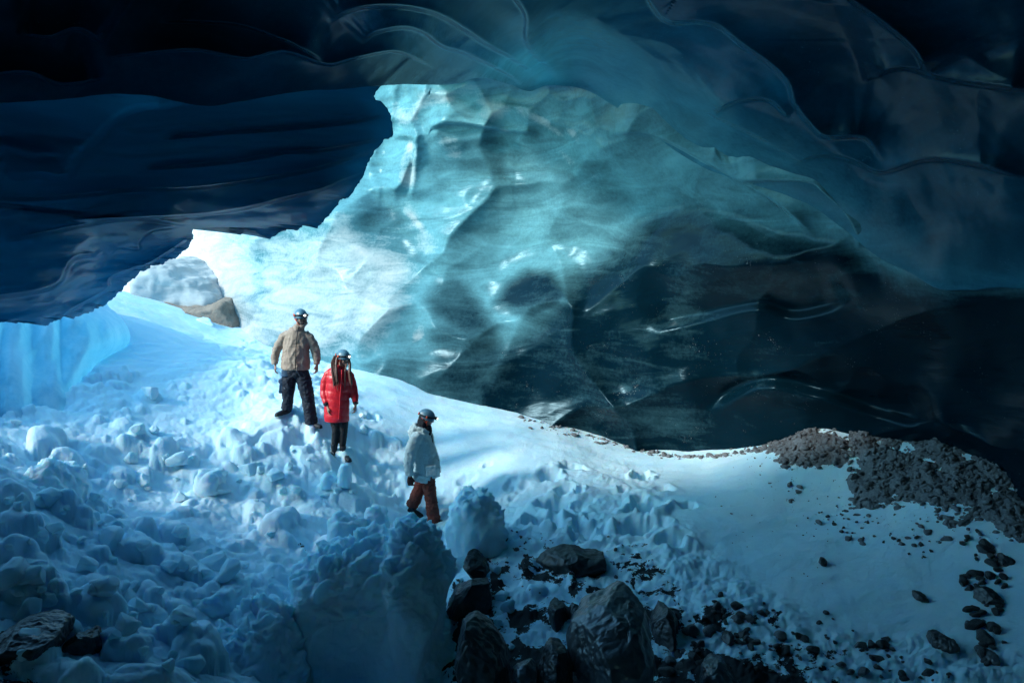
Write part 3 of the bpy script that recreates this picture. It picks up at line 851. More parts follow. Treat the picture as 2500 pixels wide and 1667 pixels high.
# ================================================================== ICE CURTAIN, OUTSIDE BLOCKS
def curtain():
    pts = [(-700, 700, 9.6), (-700, 1150, 8.6), (-300, 700, 10.6), (-300, 1100, 9.6), (0, 700, 12.2), (0, 900, 11.3), (0, 1060, 10.5), (120, 720, 12.8), (120, 900, 12.0), (120, 1040, 11.2), (230, 735, 13.6), (230, 900, 12.6), (230, 1000, 12.0), (320, 820, 13.4), (300, 920, 13.2)]
    tp = TPS(pts, lam=3e-4)
    rt = spline([(255, 690), (262, 742), (285, 765), (310, 795), (318, 825), (305, 850), (280, 870), (262, 900), (250, 940), (240, 1100)], 200)
    t = np.linspace(0, 1, 240)
    u = rt[:, 0][:, None] * (1 - t)[None] + (-750) * t[None]
    v = np.repeat(rt[:, 1][:, None], 240, 1)
    d = tp(u, v)
    ph = u / 26 + 1.2 * noise3(np.stack([u / 60, v / 300, 0 * u], -1), 3)
    lob = np.abs(np.sin(ph)) * (0.4 + 0.8 * np.abs(noise3(np.stack([u / 80, v / 170, 0 * u], -1), 5)))
    e = sstep(0, 0.05, t)[None]
    d = d - 0.22 * lob * e * sstep(720, 800, v) - 0.18 * fbm(np.stack([u / 90, v / 120, 0 * u], -1), 4, 8)
    d = d + 1.1 * (1 - np.sqrt(np.clip(sstep(0, 0.10, t), 0, 1)))[None]
    fr_ = unproj(u, v, d); bk = unproj(u, v, d + 0.5 + 1.5 * e)
    n = u.size
    F_ = [grid_faces(200, 240), grid_faces(200, 240, n, True)]
    i = np.arange(199) * 240
    F_.append(np.stack([i + 240, i + 240 + n, i + n, i], -1))
    me = mesh_np('curtain', np.concatenate([fr_.reshape(-1, 3), bk.reshape(-1, 3)]), np.concatenate(F_))
    attr(me, 'dark', np.zeros(2 * n)); attr(me, 'frost_glow', np.tile(0.35 + 0.4 * lob.ravel(), 2))
    return tag(link('ice_curtain', me, M_CURT), 'pale blue fluted ice curtain standing under the overhanging shelf at the far left', 'ice curtain')
curtain()

def outline_block(name, outline, D, depth, mat, voxel, disp, lean=0.0, dome=False):
    """a block whose face is a photo outline set at distance D; it runs 'depth' metres back and narrows"""
    if dome == 2:
        ol = spline(list(outline) + [outline[0]], 90)[:-1]
        ol[:, 0] += 16 * fbm(np.stack([ol[:, 0] / 70, ol[:, 1] / 70, 0 * ol[:, 0]], -1), 4, 77, .65); ol[:, 1] += 16 * fbm(np.stack([ol[:, 0] / 60, ol[:, 1] / 60, 0 * ol[:, 0] + 5], -1), 4, 78, .65)
        outline = [tuple(x) for x in ol]
    P = unproj([p[0] for p in outline], [p[1] for p in outline], D if np.isscalar(D) else np.array(D))
    c = P.mean(0)
    so = Solid(); n = len(P)
    rings = []
    prof = ((-0.16, 0.50), (-0.12, 0.68), (0.0, 0.83), (0.2, 0.95), (0.45, 1.0), (0.75, 0.96), (1.0, 0.72)) if dome == 2 else ((-0.30, 0.30), (-0.20, 0.70), (0.0, 0.98), (0.4, 1.0), (1.0, 0.6)) if dome else ((0.0, 0.86), (0.12, 1.0), (0.55, 1.0), (1.0, 0.72))
    nr = len(prof)
    cs = c.copy()
    if dome == 2: cs[2] = P[:, 2].min()
    for k, sc in prof:
        q_ = cs + (P - cs) * sc
        q_[:, 1] += depth * k; q_[:, 2] += lean * k
        rings.append(q_)
    V_ = np.concatenate(rings); f = []
    for r in range(nr - 1):
        for i in range(n):
            j = (i + 1) % n
            f.append((r * n + i, r * n + j, (r + 1) * n + j, (r + 1) * n + i))
    f.append(tuple(range(n))[::-1]); f.append(tuple((nr - 1) * n + i for i in range(n)))
    so.add(V_, f)
    me = so.fused(name, voxel, 3, disp)
    return me

me = outline_block('outside_ice', [(312, 690), (326, 672), (352, 660), (385, 664), (410, 668), (432, 685), (470, 692), (500, 715), (528, 742), (536, 752), (480, 758), (430, 764), (380, 756), (335, 748), (308, 722)], 19.0, 2.4, M_GREYICE, 0.06,
                   lambda co, no: 0.22 * fbm(co * 1.3, 5, 301, 0.6) + 0.10 * billow(co * np.array([1.5, 1.5, 4]), 4, 303), 0.5)
attr(me, 'dark', np.full(len(me.vertices), 0.1)); attr(me, 'frost_glow', np.full(len(me.vertices), 0.25))
tag(link('ice_boulder', me, M_GREYICE), 'dirty grey ice boulder lying on brown gravel outside the cave mouth', 'ice boulder')

me = outline_block('moraine', [(340, 750), (430, 762), (500, 752), (540, 742), (560, 765), (578, 790), (586, 826), (560, 850), (500, 860), (430, 850), (360, 800)], 18.4, 2.2, M_BROWN, 0.05,
                   lambda co, no: 0.10 * fbm(co * 2, 4, 311, 0.65) + 0.05 * fbm(co * 11, 4, 313, 0.75), 0.4)
tag(link('moraine_bank', me, M_BROWN), kind='structure')

# ================================================================== SNOW BLOCKS
def snow_disp(amp, sc, sd, top=1.0, scoop=None):
    def f(co, no):
        up = np.clip(no[:, 2] * 0.9 + 0.30 + 0.30 * no[:, 1], 0.10, 1)
        b_ = billow(co * sc + 0.35 * fbm(co * sc, 2, sd + 3)[:, None], 5, sd, 0.62)
        d = amp * up * top * (b_ * 6.5 - 1.4) + amp * 1.2 * fbm(co * sc * 0.45, 3, sd + 5) + amp * 0.25 * fbm(co * sc * 5, 3, sd + 9)
        if scoop is not None:
            c0, r0, dp = scoop
            q_ = np.linalg.norm((co - c0) / r0, axis=1)
            d = d - dp * np.exp(-q_ ** 4) * np.clip(-no[:, 1], 0, 1)
        return d
    return f

blocks = [
    ('foreground', [(692, 1425), (735, 1392), (790, 1372), (850, 1356), (900, 1352), (935, 1362), (958, 1332), (982, 1314), (1008, 1320), (1036, 1350), (1062, 1388), (1082, 1415), (1100, 1446), (1085, 1480), (1078, 1560), (1092, 1640), (1100, 1760), (740, 1760), (722, 1650), (700, 1560), (682, 1470)],
     7.5, 1.2, 'big foreground snow block with smooth shaded face and peaked right corner', 0.075, 3.0),
    ('dark', [(450, 1680), (480, 1610), (540, 1565), (600, 1535), (645, 1530), (680, 1552), (700, 1600), (722, 1640), (735, 1700), (735, 1780), (440, 1780)],
     7.0, 0.9, 'dark shaded snow block left of the big foreground block', 0.07, 3.4),
    ('stack', [(1085, 1300), (1100, 1240), (1122, 1212), (1150, 1210), (1172, 1206), (1205, 1240), (1230, 1262), (1226, 1300), (1240, 1340), (1235, 1400), (1180, 1440), (1100, 1420)],
     9.6, 0.7, 'bright upright snow pillar block just right of the lowest walker', 0.055, 4.5),
    ('rounded', [(18, 1250), (40, 1180), (75, 1135), (110, 1140), (140, 1180), (155, 1230), (150, 1290), (90, 1310), (20, 1300)],
     8.6, 0.8, 'rounded snow block with a hollowed face near the left edge', 0.05, 3.5),
    ('leftlow', [(-60, 1340), (-20, 1300), (40, 1308), (70, 1345), (90, 1400), (60, 1480), (-80, 1480)],
     7.4, 0.8, 'dark sided snow block cut off by the left frame edge', 0.05, 3.6),
    ('leftpair', [(70, 1350), (95, 1318), (130, 1325), (165, 1375), (200, 1440), (190, 1500), (90, 1500), (75, 1430)],
     7.5, 0.7, 'pointed snow block beside the block at the left frame edge', 0.05, 3.8),
    ('tower', [(822, 1190), (824, 1150), (832, 1138), (846, 1138), (852, 1155), (854, 1195)], 10.9, 0.3, 'small square snow tower below the red coat', 0.02, 7),
    ('pair', [(778, 1180), (786, 1158), (800, 1152), (815, 1165), (822, 1195), (780, 1200)], 10.95, 0.3, 'small rounded snow lump left of the square snow tower', 0.02, 7),
    ('wedge', [(788, 1340), (800, 1290), (822, 1262), (860, 1272), (890, 1300), (886, 1350), (800, 1360)], 9.4, 0.5, 'wedge shaped snow block behind the big foreground block', 0.035, 5),
    ('mid', [(470, 1180), (485, 1158), (515, 1152), (535, 1170), (536, 1205), (505, 1225), (475, 1215)], 10.4, 0.5, 'boxy snow lump high in the middle of the debris', 0.035, 5),
    ('lip', [(880, 1300), (890, 1250), (910, 1238), (935, 1250), (950, 1290), (940, 1330), (885, 1330)], 9.9, 0.4, 'snow lump at the feet of the lowest walker', 0.03, 6),
    ('step', [(460, 1480), (475, 1450), (530, 1440), (590, 1450), (600, 1490), (540, 1520), (470, 1510)], 7.7, 0.6, 'low flat snow slab above the dark shaded block', 0.04, 4),
]
for nm, ol, D, dep, lab, amp, sc in blocks:
    vox = 0.022 if D < 7.6 else 0.028
    scoop = (unproj(850, 1540, 7.4), np.array([.42, .6, .46]), 0.20) if nm == 'foreground' else None
    me = outline_block('snow_' + nm, ol, D, dep, M_SNOW, vox, snow_disp(amp, sc, 400 + len(nm) * 7, 1.0, scoop), 0.0, 2 if nm in ('foreground', 'dark') else True)
    tag(link('snow_block', me, M_BLOCK), lab, 'snow block')

def rock_mesh(name, seed, cuts=14, sub=4, rough_=0.06, dims=(1, 1, 1)):
    b = bmesh.new(); bmesh.ops.create_icosphere(b, subdivisions=sub, radius=1.0)
    me = bpy.data.meshes.new(name); b.to_mesh(me); b.free()
    n = len(me.vertices); co = np.empty(n * 3, np.float32); me.vertices.foreach_get('co', co); co = co.reshape(-1, 3).astype(float)
    g = np.random.default_rng(seed)
    for k in range(cuts):
        d = g.normal(size=3); d /= np.linalg.norm(d)
        o = g.uniform(0.45, 0.85)
        s = co @ d - o
        co -= np.maximum(s, 0)[:, None] * d * 0.93
    co *= np.array(dims)
    r = np.linalg.norm(co, axis=1, keepdims=True)
    co += co / (r + 1e-6) * (rough_ * fbm(co * 1.6 + seed, 4, seed, 0.55) + rough_ * 0.35 * fbm(co * 6 + seed, 3, seed + 3))[:, None]
    me.vertices.foreach_set('co', co.astype(np.float32).ravel()); me.update()
    return me

# loose snow lumps lying on the slope
rng = np.random.default_rng(21)
lump_me = []
for k in range(6):
    m_ = rock_mesh('snow_lump', 500 + k, 16, 4, 0.13, (1, 0.8, 0.75)); m_.materials.append(M_SNOW)
    m_.polygons.foreach_set('use_smooth', np.ones(len(m_.polygons), bool)); lump_me.append(m_)
def place(name, me, loc, s, rot, label, cat, group=None):
    o = bpy.data.objects.new(name, me); COL.objects.link(o)
    o.location = loc; o.scale = s; o.rotation_euler = rot
    return tag(o, label, cat, group)
n = 0
while n < 130:
    u = rng.uniform(-20, 1250); v = rng.uniform(960, 1660)
    if not inside(u, v, ROUGH): continue
    if abs(float(seg_dist(np.array([u]), np.array([v]), PATH)[0][0])) < 60: continue
    if inside(u, v, [(680, 1240), (1120, 1240), (1120, 1667), (440, 1667), (440, 1480), (680, 1450)]): continue
    if u < 700 and v < 1120 and rng.random() < 0.85: continue
    g = col_hit(u, v); s = rng.choice([0.05, 0.08, 0.12, 0.17], p=[.35, .35, .2, .1]) * rng.uniform(.8, 1.2)
    place('snow_lump', lump_me[n % 6], g + np.array([0, 0, s * 0.15]), (s, s, s), (rng.uniform(-.5, .5), rng.uniform(-.5, .5), rng.uniform(0, 6.3)), 'loose rounded snow lump among the tumbled debris on the slope', 'snow lump', 'loose snow lumps on the debris slope')
    n += 1
for k, (u, v, s) in enumerate([(505, 800, .30), (448, 785, .11), (470, 795, .12), (505, 818, .10), (530, 822, .09), (545, 835, .08), (420, 800, .10), (520, 842, .08)]):
    p = unproj(u, v, 18.2 if k else 18.15)
    place('snow_lump', lump_me[k % 6], p, (s * 1.15, s, s * 0.95), (0.2 * k, 0.3, k), 'large white snow lump resting on the brown gravel outside' if k == 0 else 'small white snow lump on the brown gravel outside', 'snow lump', None if k == 0 else 'snow lumps on the brown gravel')

# ================================================================== BOULDERS, STONES, GRAVEL

def rock_disp(seed, cuts=10, rough_=0.03, sc=5.0):
    def f(co, no):
        g = np.random.default_rng(seed); c = co.mean(0); ext = (co.max(0) - co.min(0)) / 2
        p = (co - c) / ext; q0 = p.copy()
        for k in range(cuts):
            d = g.normal(size=3); d[1] -= 0.4; d /= np.linalg.norm(d)
            t = p @ d - g.uniform(0.58, 0.85)
            p = p - np.maximum(t, 0)[:, None] * d * 0.9
        n_ = rough_ * (fbm(co * sc, 5, seed, 0.6) + 0.5 * billow(co * sc * 2, 3, seed + 2))
        return (p - q0) * ext + no * n_[:, None]
    return f

BOULDERS = [
    ([(1305, 1385), (1325, 1362), (1370, 1348), (1400, 1352), (1440, 1366), (1475, 1362), (1505, 1378), (1470, 1398), (1440, 1415), (1390, 1425), (1340, 1410)], 8.6, 0.5, M_STONE, 'flat black boulder half buried in the trodden snow below the drift'),
    ([(1388, 1600), (1402, 1565), (1440, 1538), (1500, 1515), (1540, 1490), (1566, 1478), (1585, 1492), (1598, 1550), (1608, 1640), (1625, 1740), (1430, 1740), (1400, 1660)], 6.35, 0.9, M_WET, 'largest wet grey boulder with a pointed top at the bottom edge'),
    ([(1596, 1530), (1612, 1505), (1630, 1500), (1660, 1520), (1668, 1560), (1665, 1610), (1640, 1640), (1600, 1620)], 6.9, 0.6, M_STONE, 'angular black boulder tucked behind the largest wet boulder'),
    ([(1338, 1530), (1340, 1495), (1352, 1475), (1366, 1472), (1382, 1490), (1390, 1520), (1386, 1580), (1345, 1590)], 7.5, 0.4, M_STONE, 'upright black stone left of the small leaning stone and above the wet boulder'),
    ([(1390, 1500), (1398, 1478), (1412, 1474), (1420, 1500), (1418, 1540), (1398, 1570), (1388, 1550)], 7.6, 0.3, M_STONE, 'narrow leaning black stone beside the upright black stone'),
    ([(1310, 1640), (1322, 1612), (1350, 1600), (1385, 1612), (1402, 1650), (1410, 1740), (1310, 1740)], 6.3, 0.5, M_STONE, 'black boulder at the bottom edge touching the wet boulder on its left'),
    ([(1252, 1660), (1262, 1630), (1285, 1622), (1308, 1640), (1312, 1720), (1250, 1720)], 6.3, 0.4, M_WET, 'small bluish wet boulder at the bottom edge between black boulders'),
    ([(1092, 1490), (1110, 1455), (1150, 1425), (1195, 1432), (1215, 1470), (1218, 1520), (1190, 1560), (1120, 1560), (1085, 1530)], 7.4, 0.7, M_STONE, 'black boulder with snow on top beside the big foreground snow block'),
    ([(1130, 1385), (1142, 1355), (1160, 1350), (1185, 1380), (1205, 1415), (1198, 1440), (1160, 1425)], 8.4, 0.4, M_STONE, 'slanting black rock poking out below the upright snow pillar'),
    ([(1100, 1600), (1112, 1560), (1150, 1545), (1200, 1572), (1240, 1620), (1260, 1740), (1100, 1740)], 6.4, 0.7, M_STONE, 'long dark boulder at the bottom edge right of the big foreground block'),
    ([(1476, 1478), (1486, 1458), (1508, 1454), (1532, 1466), (1528, 1488), (1500, 1494)], 7.9, 0.3, M_STONE, 'low black stone in the snow behind the peak of the wet boulder'),
    ([(1715, 1680), (1730, 1648), (1762, 1632), (1800, 1640), (1822, 1668), (1826, 1730), (1715, 1730)], 6.5, 0.4, M_WET, 'rounded snow dusted boulder at the bottom edge below the stony snow'),
    ([(1762, 1570), (1772, 1552), (1790, 1548), (1802, 1560), (1798, 1576), (1776, 1580)], 7.2, 0.2, M_STONE, 'round black stone standing alone among small stones above the dusted boulder'),
    ([(2407, 1622), (2410, 1604), (2428, 1596), (2446, 1606), (2448, 1626), (2430, 1634), (2412, 1632)], 6.9, 0.25, M_WET, 'smooth round stone near the lower right corner'),
    ([(2238, 1468), (2244, 1452), (2258, 1452), (2270, 1464), (2272, 1480), (2250, 1482)], 8.0, 0.2, M_STONE, 'lone dark stone on the clean drift left of the right hand stone trail'),
    ([(2001, 1376), (2006, 1366), (2016, 1364), (2024, 1374), (2020, 1382), (2006, 1382)], 8.85, 0.12, M_STONE, 'small lone triangular stone in the middle of the clean drift'),
    ([(2290, 1590), (2300, 1565), (2330, 1560), (2350, 1580), (2340, 1602), (2305, 1604)], 7.1, 0.3, M_STONE, 'broad black stone in the snow left of the smooth round stone'),
    ([(2440, 1380), (2455, 1355), (2480, 1370), (2486, 1400), (2460, 1405)], 8.1, 0.25, M_STONE, 'dark stone heaped on the stone trail at the right edge'),
    ([(2395, 1480), (2405, 1450), (2435, 1442), (2455, 1470), (2450, 1510), (2410, 1515)], 7.6, 0.3, M_STONE, 'largest dark stone of the trail running down the right edge'),
    ([(1090, 1385), (1098, 1372), (1110, 1376), (1112, 1392), (1096, 1396)], 8.2, 0.12, M_STONE, 'tiny black stone at the right shoulder of the big foreground block'),
    ([(150, 1560), (200, 1545), (225, 1575), (232, 1640), (215, 1660), (165, 1640)], 6.1, 0.4, M_STONE, 'dark body standing in for a shaded hole between snow lumps, lower left'),  # dark body put in where only a shaded hole lies
    ([(-40, 1560), (30, 1530), (90, 1552), (130, 1575), (120, 1610), (20, 1640), (-40, 1640)], 5.8, 0.5, M_STONE, 'snow streaked dark rock in the lower left corner'),
]
for k, (ol, D, dep, mt, lab) in enumerate(BOULDERS):
    cu, cv = np.mean([p[0] for p in ol]), np.mean([p[1] for p in ol])
    size = max(max(p[0] for p in ol) - min(p[0] for p in ol), max(p[1] for p in ol) - min(p[1] for p in ol)) * D / F
    gh = col_hit(cu, min(cv + 12, 1690))[1]
    if gh < 26 and k not in (1, 5, 6, 9, 11): D = gh + 0.02
    me = outline_block('rock', ol, D, dep, mt, max(0.008, size / 55), rock_disp(600 + k, 9, 0.012 + size * 0.04, 3.2 / max(size, 0.25)), 0.0, True)
    tag(link('boulder', me, mt), lab, 'boulder')

# small stones lying on the snow
rng = np.random.default_rng(33)
stone_me = []
for k in range(8):
    m_ = rock_mesh('stone', 700 + k, 12, 3, 0.10, (1, 0.8, 0.65)); m_.materials.append(M_STONE if k < 6 else M_WET)
    m_.polygons.foreach_set('use_smooth', np.ones(len(m_.polygons), bool)); stone_me.append(m_)
ZONES = [  # polygon, count, size range, label, group
    ([(1640, 1480), (1800, 1450), (1900, 1480), (2010, 1560), (2060, 1667), (1640, 1667)], 95, (.025, .10), 'small dark stone in the trampled snow at the bottom right of centre', 'stones in the trampled snow'),
    ([(1180, 1250), (1420, 1280), (1600, 1330), (1640, 1480), (1420, 1460), (1240, 1440)], 30, (.015, .05), 'small dark stone in the churned snow around the flat black boulder', 'stones around the flat boulder'),
    ([(2350, 1300), (2420, 1290), (2500, 1420), (2500, 1667), (2420, 1600), (2390, 1450)], 70, (.03, .11), 'dark stone of the trail running down the right edge', 'stones of the right hand trail'),
    ([(2010, 1480), (2200, 1560), (2380, 1640), (2380, 1667), (2080, 1667)], 45, (.02, .09), 'dark stone half sunk in the snow at the lower right', 'stones at the lower right'),
    ([(2000, 1180), (2060, 1230), (2200, 1300), (2330, 1320), (2300, 1370), (2100, 1320), (1990, 1240)], 40, (.012, .05), 'small stone rolled down from the gravel mound onto the drift', 'stones below the gravel mound'),
    ([(1700, 1120), (1880, 1110), (2000, 1200), (2080, 1400), (2000, 1480), (1800, 1350)], 34, (.008, .020), 'tiny pebble on the clean drift', 'pebbles on the clean drift'),
]
for poly, cnt, (s0, s1), lab, grp in ZONES:
    P_ = np.array(poly); lo, hi = P_.min(0), P_.max(0); n = 0
    cl = [rng.uniform(lo, hi) for _ in range(9)]
    while n < cnt:
        c_ = cl[rng.integers(9)]
        u, v = (c_ + rng.normal(0, 38, 2)) if rng.random() < 0.6 else rng.uniform(lo, hi)
        if not inside(np.array(u), np.array(v), poly): continue
        g = col_hit(u, v); s = s0 + (s1 - s0) * rng.random() ** 2.2
        place('stone', stone_me[rng.integers(8)], g + np.array([0, 0, s * 0.1]), (s, s, s), (rng.uniform(-.4, .4), rng.uniform(-.4, .4), rng.uniform(0, 6.3)), lab, 'stone', grp)
        n += 1

# moraine gravel heap against the wall at the right, and the thin gravel line at the wall's foot
def gravel_patch(name, poly, rise, w, seed):
    P_ = np.array(poly, float)
    pu, pv = proj(np.stack([GX, GY, GZ], -1))
    lo, hi = P_.min(0) - 40, P_.max(0) + 40
    c = np.where((US > lo[0]) & (US < hi[0]))[0]
    m = (pv[:, c] > lo[1]) & (pv[:, c] < hi[1]); r = np.where(m.any(1))[0]
    s_ = np.s_[r[0]:r[-1] + 1, c[0]:c[-1] + 1]
    ug, vg = pu[s_], pv[s_]
    Pt = np.stack([GX[s_], GY[s_], GZ[s_]], -1)
    d, _ = seg_dist(ug, vg, list(poly) + [poly[0]])
    d = np.where(inside(ug, vg, poly), 1, -1) * np.abs(d)
    nz = fbm(Pt * 2.0, 5, seed, 0.66)
    runs = fbm(Pt * np.array([3.2, 0.9, 0]), 3, seed + 4)
    t = np.clip(d / w, -1.4, 1) + 1.1 * nz + 1.0 * runs * (1 - sstep(10, 90, d))
    hgt = rise * np.clip(t, -0.6, 1) + np.clip(t * 1.5, 0, 1) * (0.10 * fbm(Pt * 3.0, 3, seed + 2) + 0.05 * fbm(Pt * 10, 4, seed + 1, 0.75) + 0.13 * runs)
    Pt[..., 2] += hgt - 0.01
    return mesh_np(name, Pt, grid_faces(*ug.shape)), Pt, t
HEAP = [(1835, 1100), (1890, 1050), (1985, 1025), (2080, 1030), (2150, 1040), (2260, 1045), (2340, 1055), (2420, 1080), (2500, 1130), (2560, 1200), (2560, 1330), (2480, 1320), (2425, 1290), (2380, 1290), (2300, 1280), (2220, 1262), (2130, 1270), (2080, 1240), (2050, 1190), (2020, 1150), (1960, 1160), (1900, 1140), (1870, 1130)]
me, PtH, tH = gravel_patch('heap', HEAP, 0.07, 75, 801)
tag(link('gravel_heap', me, M_GRAVEL), 'grey moraine gravel heap spilling over the drift at the foot of the dark ice wall', 'gravel heap')

def pebbles(name, spots, s0, s1, seed, mat):
    g = np.random.default_rng(seed); V_ = []; F_ = []; o = 0
    base = []
    for k in range(6):
        m_ = rock_mesh('pb', 900 + k, 12, 2, 0.05, (1, 0.8, 0.7))
        co = np.empty(len(m_.vertices) * 3, np.float32); m_.vertices.foreach_get('co', co)
        base.append((co.reshape(-1, 3).astype(float) * np.array([1, .85, .7]), np.array([list(p.vertices) for p in m_.polygons]))); bpy.data.meshes.remove(m_)
    for p in spots:
        co, fa = base[g.integers(6)]
        a, b = g.uniform(0, 6.3, 2); c, s_ = math.cos(a), math.sin(a)
        M_ = np.array([[c, -s_, 0], [s_, c, 0], [0, 0, 1]]) @ np.array([[1, 0, 0], [0, math.cos(b), -math.sin(b)], [0, math.sin(b), math.cos(b)]])
        s = s0 + (s1 - s0) * g.random() ** 5
        V_.append(co * s @ M_.T + p); F_.append(fa + o); o += len(co)
    return mesh_np(name, np.concatenate(V_), np.concatenate(F_))
g = np.random.default_rng(44)
hu, hv = proj(PtH); ok = np.argwhere((tH > 0.08) & (hu < 2560) & (hv < 1330)); pick = ok[g.integers(0, len(ok), 5200)]
ok2 = np.argwhere((tH > -1.1) & (tH <= 0.08) & (hu < 2560) & (hv < 1340))
pick = np.concatenate([pick, ok2[g.integers(0, len(ok2), 420)]])
spots = PtH[pick[:, 0], pick[:, 1]].copy()
spots[-420:, 2] -= 0.07 * np.clip(tH[pick[-420:, 0], pick[-420:, 1]], -0.6, 1) - 0.01
FOOT = spline([(1280, 1022), (1345, 1040), (1400, 1052), (1470, 1072), (1560, 1098), (1660, 1114), (1760, 1112), (1860, 1098)], 120)
fs = []
for k in range(420):
    p = FOOT[g.integers(0, 120)]
    wd_ = 10 if p[0] < 1500 else 4
    fs.append(col_hit(p[0] + g.normal(0, 6), p[1] + abs(g.normal(0, wd_)) - 2))
me = pebbles('gravel', np.concatenate([spots, np.array(fs)]), 0.007, 0.085, 45, M_GRAVEL)
tag(link('loose_gravel', me, M_GRAVEL, smooth=False), kind='stuff')
#PART3
# ================================================================== PEOPLE
M_SKIN = simple_mat('skin', (0.36, 0.20, 0.15), 0.5, 60, 0.12, 0.1, 0.002)
M_BEARD = simple_mat('dark_hair', (0.018, 0.013, 0.011), 0.6, 120, 0.4, 0.5, 0.004)
M_BLOND = simple_mat('long_hair', (0.12, 0.058, 0.045), 0.5, 90, 0.45, 0.6, 0.004)
M_EYE = simple_mat('eye_dark', (0.015, 0.012, 0.012), 0.2, 20, 0.1, 0.0)
M_TAN = simple_mat('tan_shell', (0.35, 0.255, 0.20), 0.7, 70, 0.14, 0.25, 0.004)
M_ZIP = simple_mat('black_zip', (0.012, 0.012, 0.014), 0.5, 80, 0.3, 0.1)
M_NAVY = simple_mat('navy_trousers', (0.010, 0.016, 0.030), 0.75, 60, 0.35, 0.3, 0.004)
M_BLUEP = simple_mat('blue_panel', (0.035, 0.075, 0.13), 0.75, 60, 0.25, 0.3, 0.004)
M_RED = simple_mat('red_down', (0.62, 0.010, 0.022), 0.42, 50, 0.12, 0.2, 0.004, 0.5)
M_LEGG = simple_mat('black_leggings', (0.010, 0.012, 0.016), 0.7, 60, 0.3, 0.15, 0.003)
M_PALE = simple_mat('pale_parka', (0.50, 0.57, 0.57), 0.65, 60, 0.12, 0.25, 0.004)
M_BROWNP = simple_mat('rust_trousers', (0.17, 0.036, 0.024), 0.8, 60, 0.3, 0.35, 0.005)
M_BUFF = simple_mat('dark_neck_gaiter', (0.012, 0.014, 0.020), 0.85, 60, 0.3, 0.3, 0.004)
M_HELM = simple_mat('blue_helmet', (0.085, 0.19, 0.26), 0.35, 30, 0.12, 0.05, 0.002, 0.5)
M_STRAP = simple_mat('black_strap', (0.010, 0.012, 0.016), 0.6, 60, 0.2, 0.1)
M_ORANGE = simple_mat('orange_clip', (0.72, 0.10, 0.045), 0.45, 40, 0.12, 0.05)
M_GLOVE = simple_mat('dark_glove', (0.075, 0.022, 0.018), 0.8, 60, 0.3, 0.3, 0.003)
M_BOOT = simple_mat('dark_boot', (0.014, 0.017, 0.024), 0.55, 40, 0.4, 0.3, 0.004)
M_STEEL = simple_mat('crampon_steel', (0.14, 0.17, 0.19), 0.4, 40, 0.2, 0.1, 0.002, 0.5, 0.7)
t_ = NT('lamp_lens'); t_.set(Base__Color=(0.9, 0.9, 0.9), Roughness=0.1, Emission__Color=(1.0, 0.95, 0.85)); t_.b.inputs['Emission Strength'].default_value = 1.3
M_LENS = t_.m

def hand(so, w, d, palm_n, thumb, size=1.0, curl=0.5, grow=1.0):
    """w wrist, d along the hand, palm_n out of the palm, thumb side direction"""
    w = Vector(w); d = Vector(d).normalized(); th = Vector(thumb); th = (th - d * th.dot(d)).normalized(); pn = d.cross(th)
    if pn.dot(Vector(palm_n)) < 0: pn = -pn
    s = size
    r_ = tuple(th)
    so.tube([(*(w - d * 0.01), .024 * s * grow, .018 * s * grow), (*(w + d * .03 * s), .036 * s * grow, .017 * s * grow), (*(w + d * .07 * s), .041 * s * grow, .016 * s * grow), (*(w + d * .10 * s), .037 * s * grow, .012 * s * grow)], 14, r_)
    for k, (off, L) in enumerate(((.030, .074), (.0105, .084), (-.0105, .078), (-.030, .060))):
        p = w + d * .093 * s + th * off * s
        a = 0.15 + curl * (0.35 + 0.06 * k); pts = [(*p, .0098 * s * grow)]
        for j, f in enumerate((.45, .32, .23)):
            dd = (d * math.cos(a) + pn * math.sin(a) + th * (0.10 * (1.5 - k))).normalized()
            p = p + dd * L * f * s
            pts.append((*p, (.0092 - .0012 * j) * s * grow)); a += 0.35 + curl * 0.5
        so.tube(pts, 10, r_)
    p = w + d * .028 * s + th * .028 * s
    pts = [(*p, .0125 * s * grow)]
    for f, o in ((.036, 0.75), (.032, 0.35)):
        dd = (d + th * o + pn * 0.35).normalized(); p = p + dd * f * s; pts.append((*p, .0105 * s * grow))
    so.tube(pts, 10, r_)

def head_frame(c, yaw, pitch, roll=0.0):
    return Matrix.Translation(c) @ Matrix.Rotation(yaw, 4, 'Z') @ Matrix.Rotation(pitch, 4, 'X') @ Matrix.Rotation(roll, 4, 'Y')

def head(so, M, s=1.0, neck_to=None):
    T = lambda p: M @ Vector([x * s for x in p])
    E = lambda c, r: so.ell(T(c), [x * s for x in r], M)
    E((0, .014, .03), (.076, .095, .088)); E((0, -.02, -.05), (.056, .064, .066)); E((0, -.064, -.102), (.027, .024, .020))
    E((.036, -.052, -.028), (.026, .030, .034)); E((-.036, -.052, -.028), (.026, .030, .034))
    E((0, -.074, .034), (.052, .018, .014))
    so.tube([(*T((0, -.080, .022)), .0085 * s), (*T((0, -.095, .0)), .0105 * s), (*T((0, -.107, -.022)), .0135 * s)], 10)
    E((.012, -.090, -.026), (.010, .010, .008)); E((-.012, -.090, -.026), (.010, .010, .008))
    E((0, -.082, -.054), (.025, .011, .0065)); E((0, -.080, -.066), (.022, .011, .0075))
    for sx in (-1, 1): E((sx * .077, .008, -.005), (.011, .021, .032))
    if neck_to is not None:
        n0 = T((0, .022, -.05)); n1 = Vector(neck_to); m = (n0 + n1) / 2
        so.tube([(*T((0, .02, 0)), .058 * s), (*n0, .056 * s), (*m, .056 * s), (*n1, .066 * s)], 16)

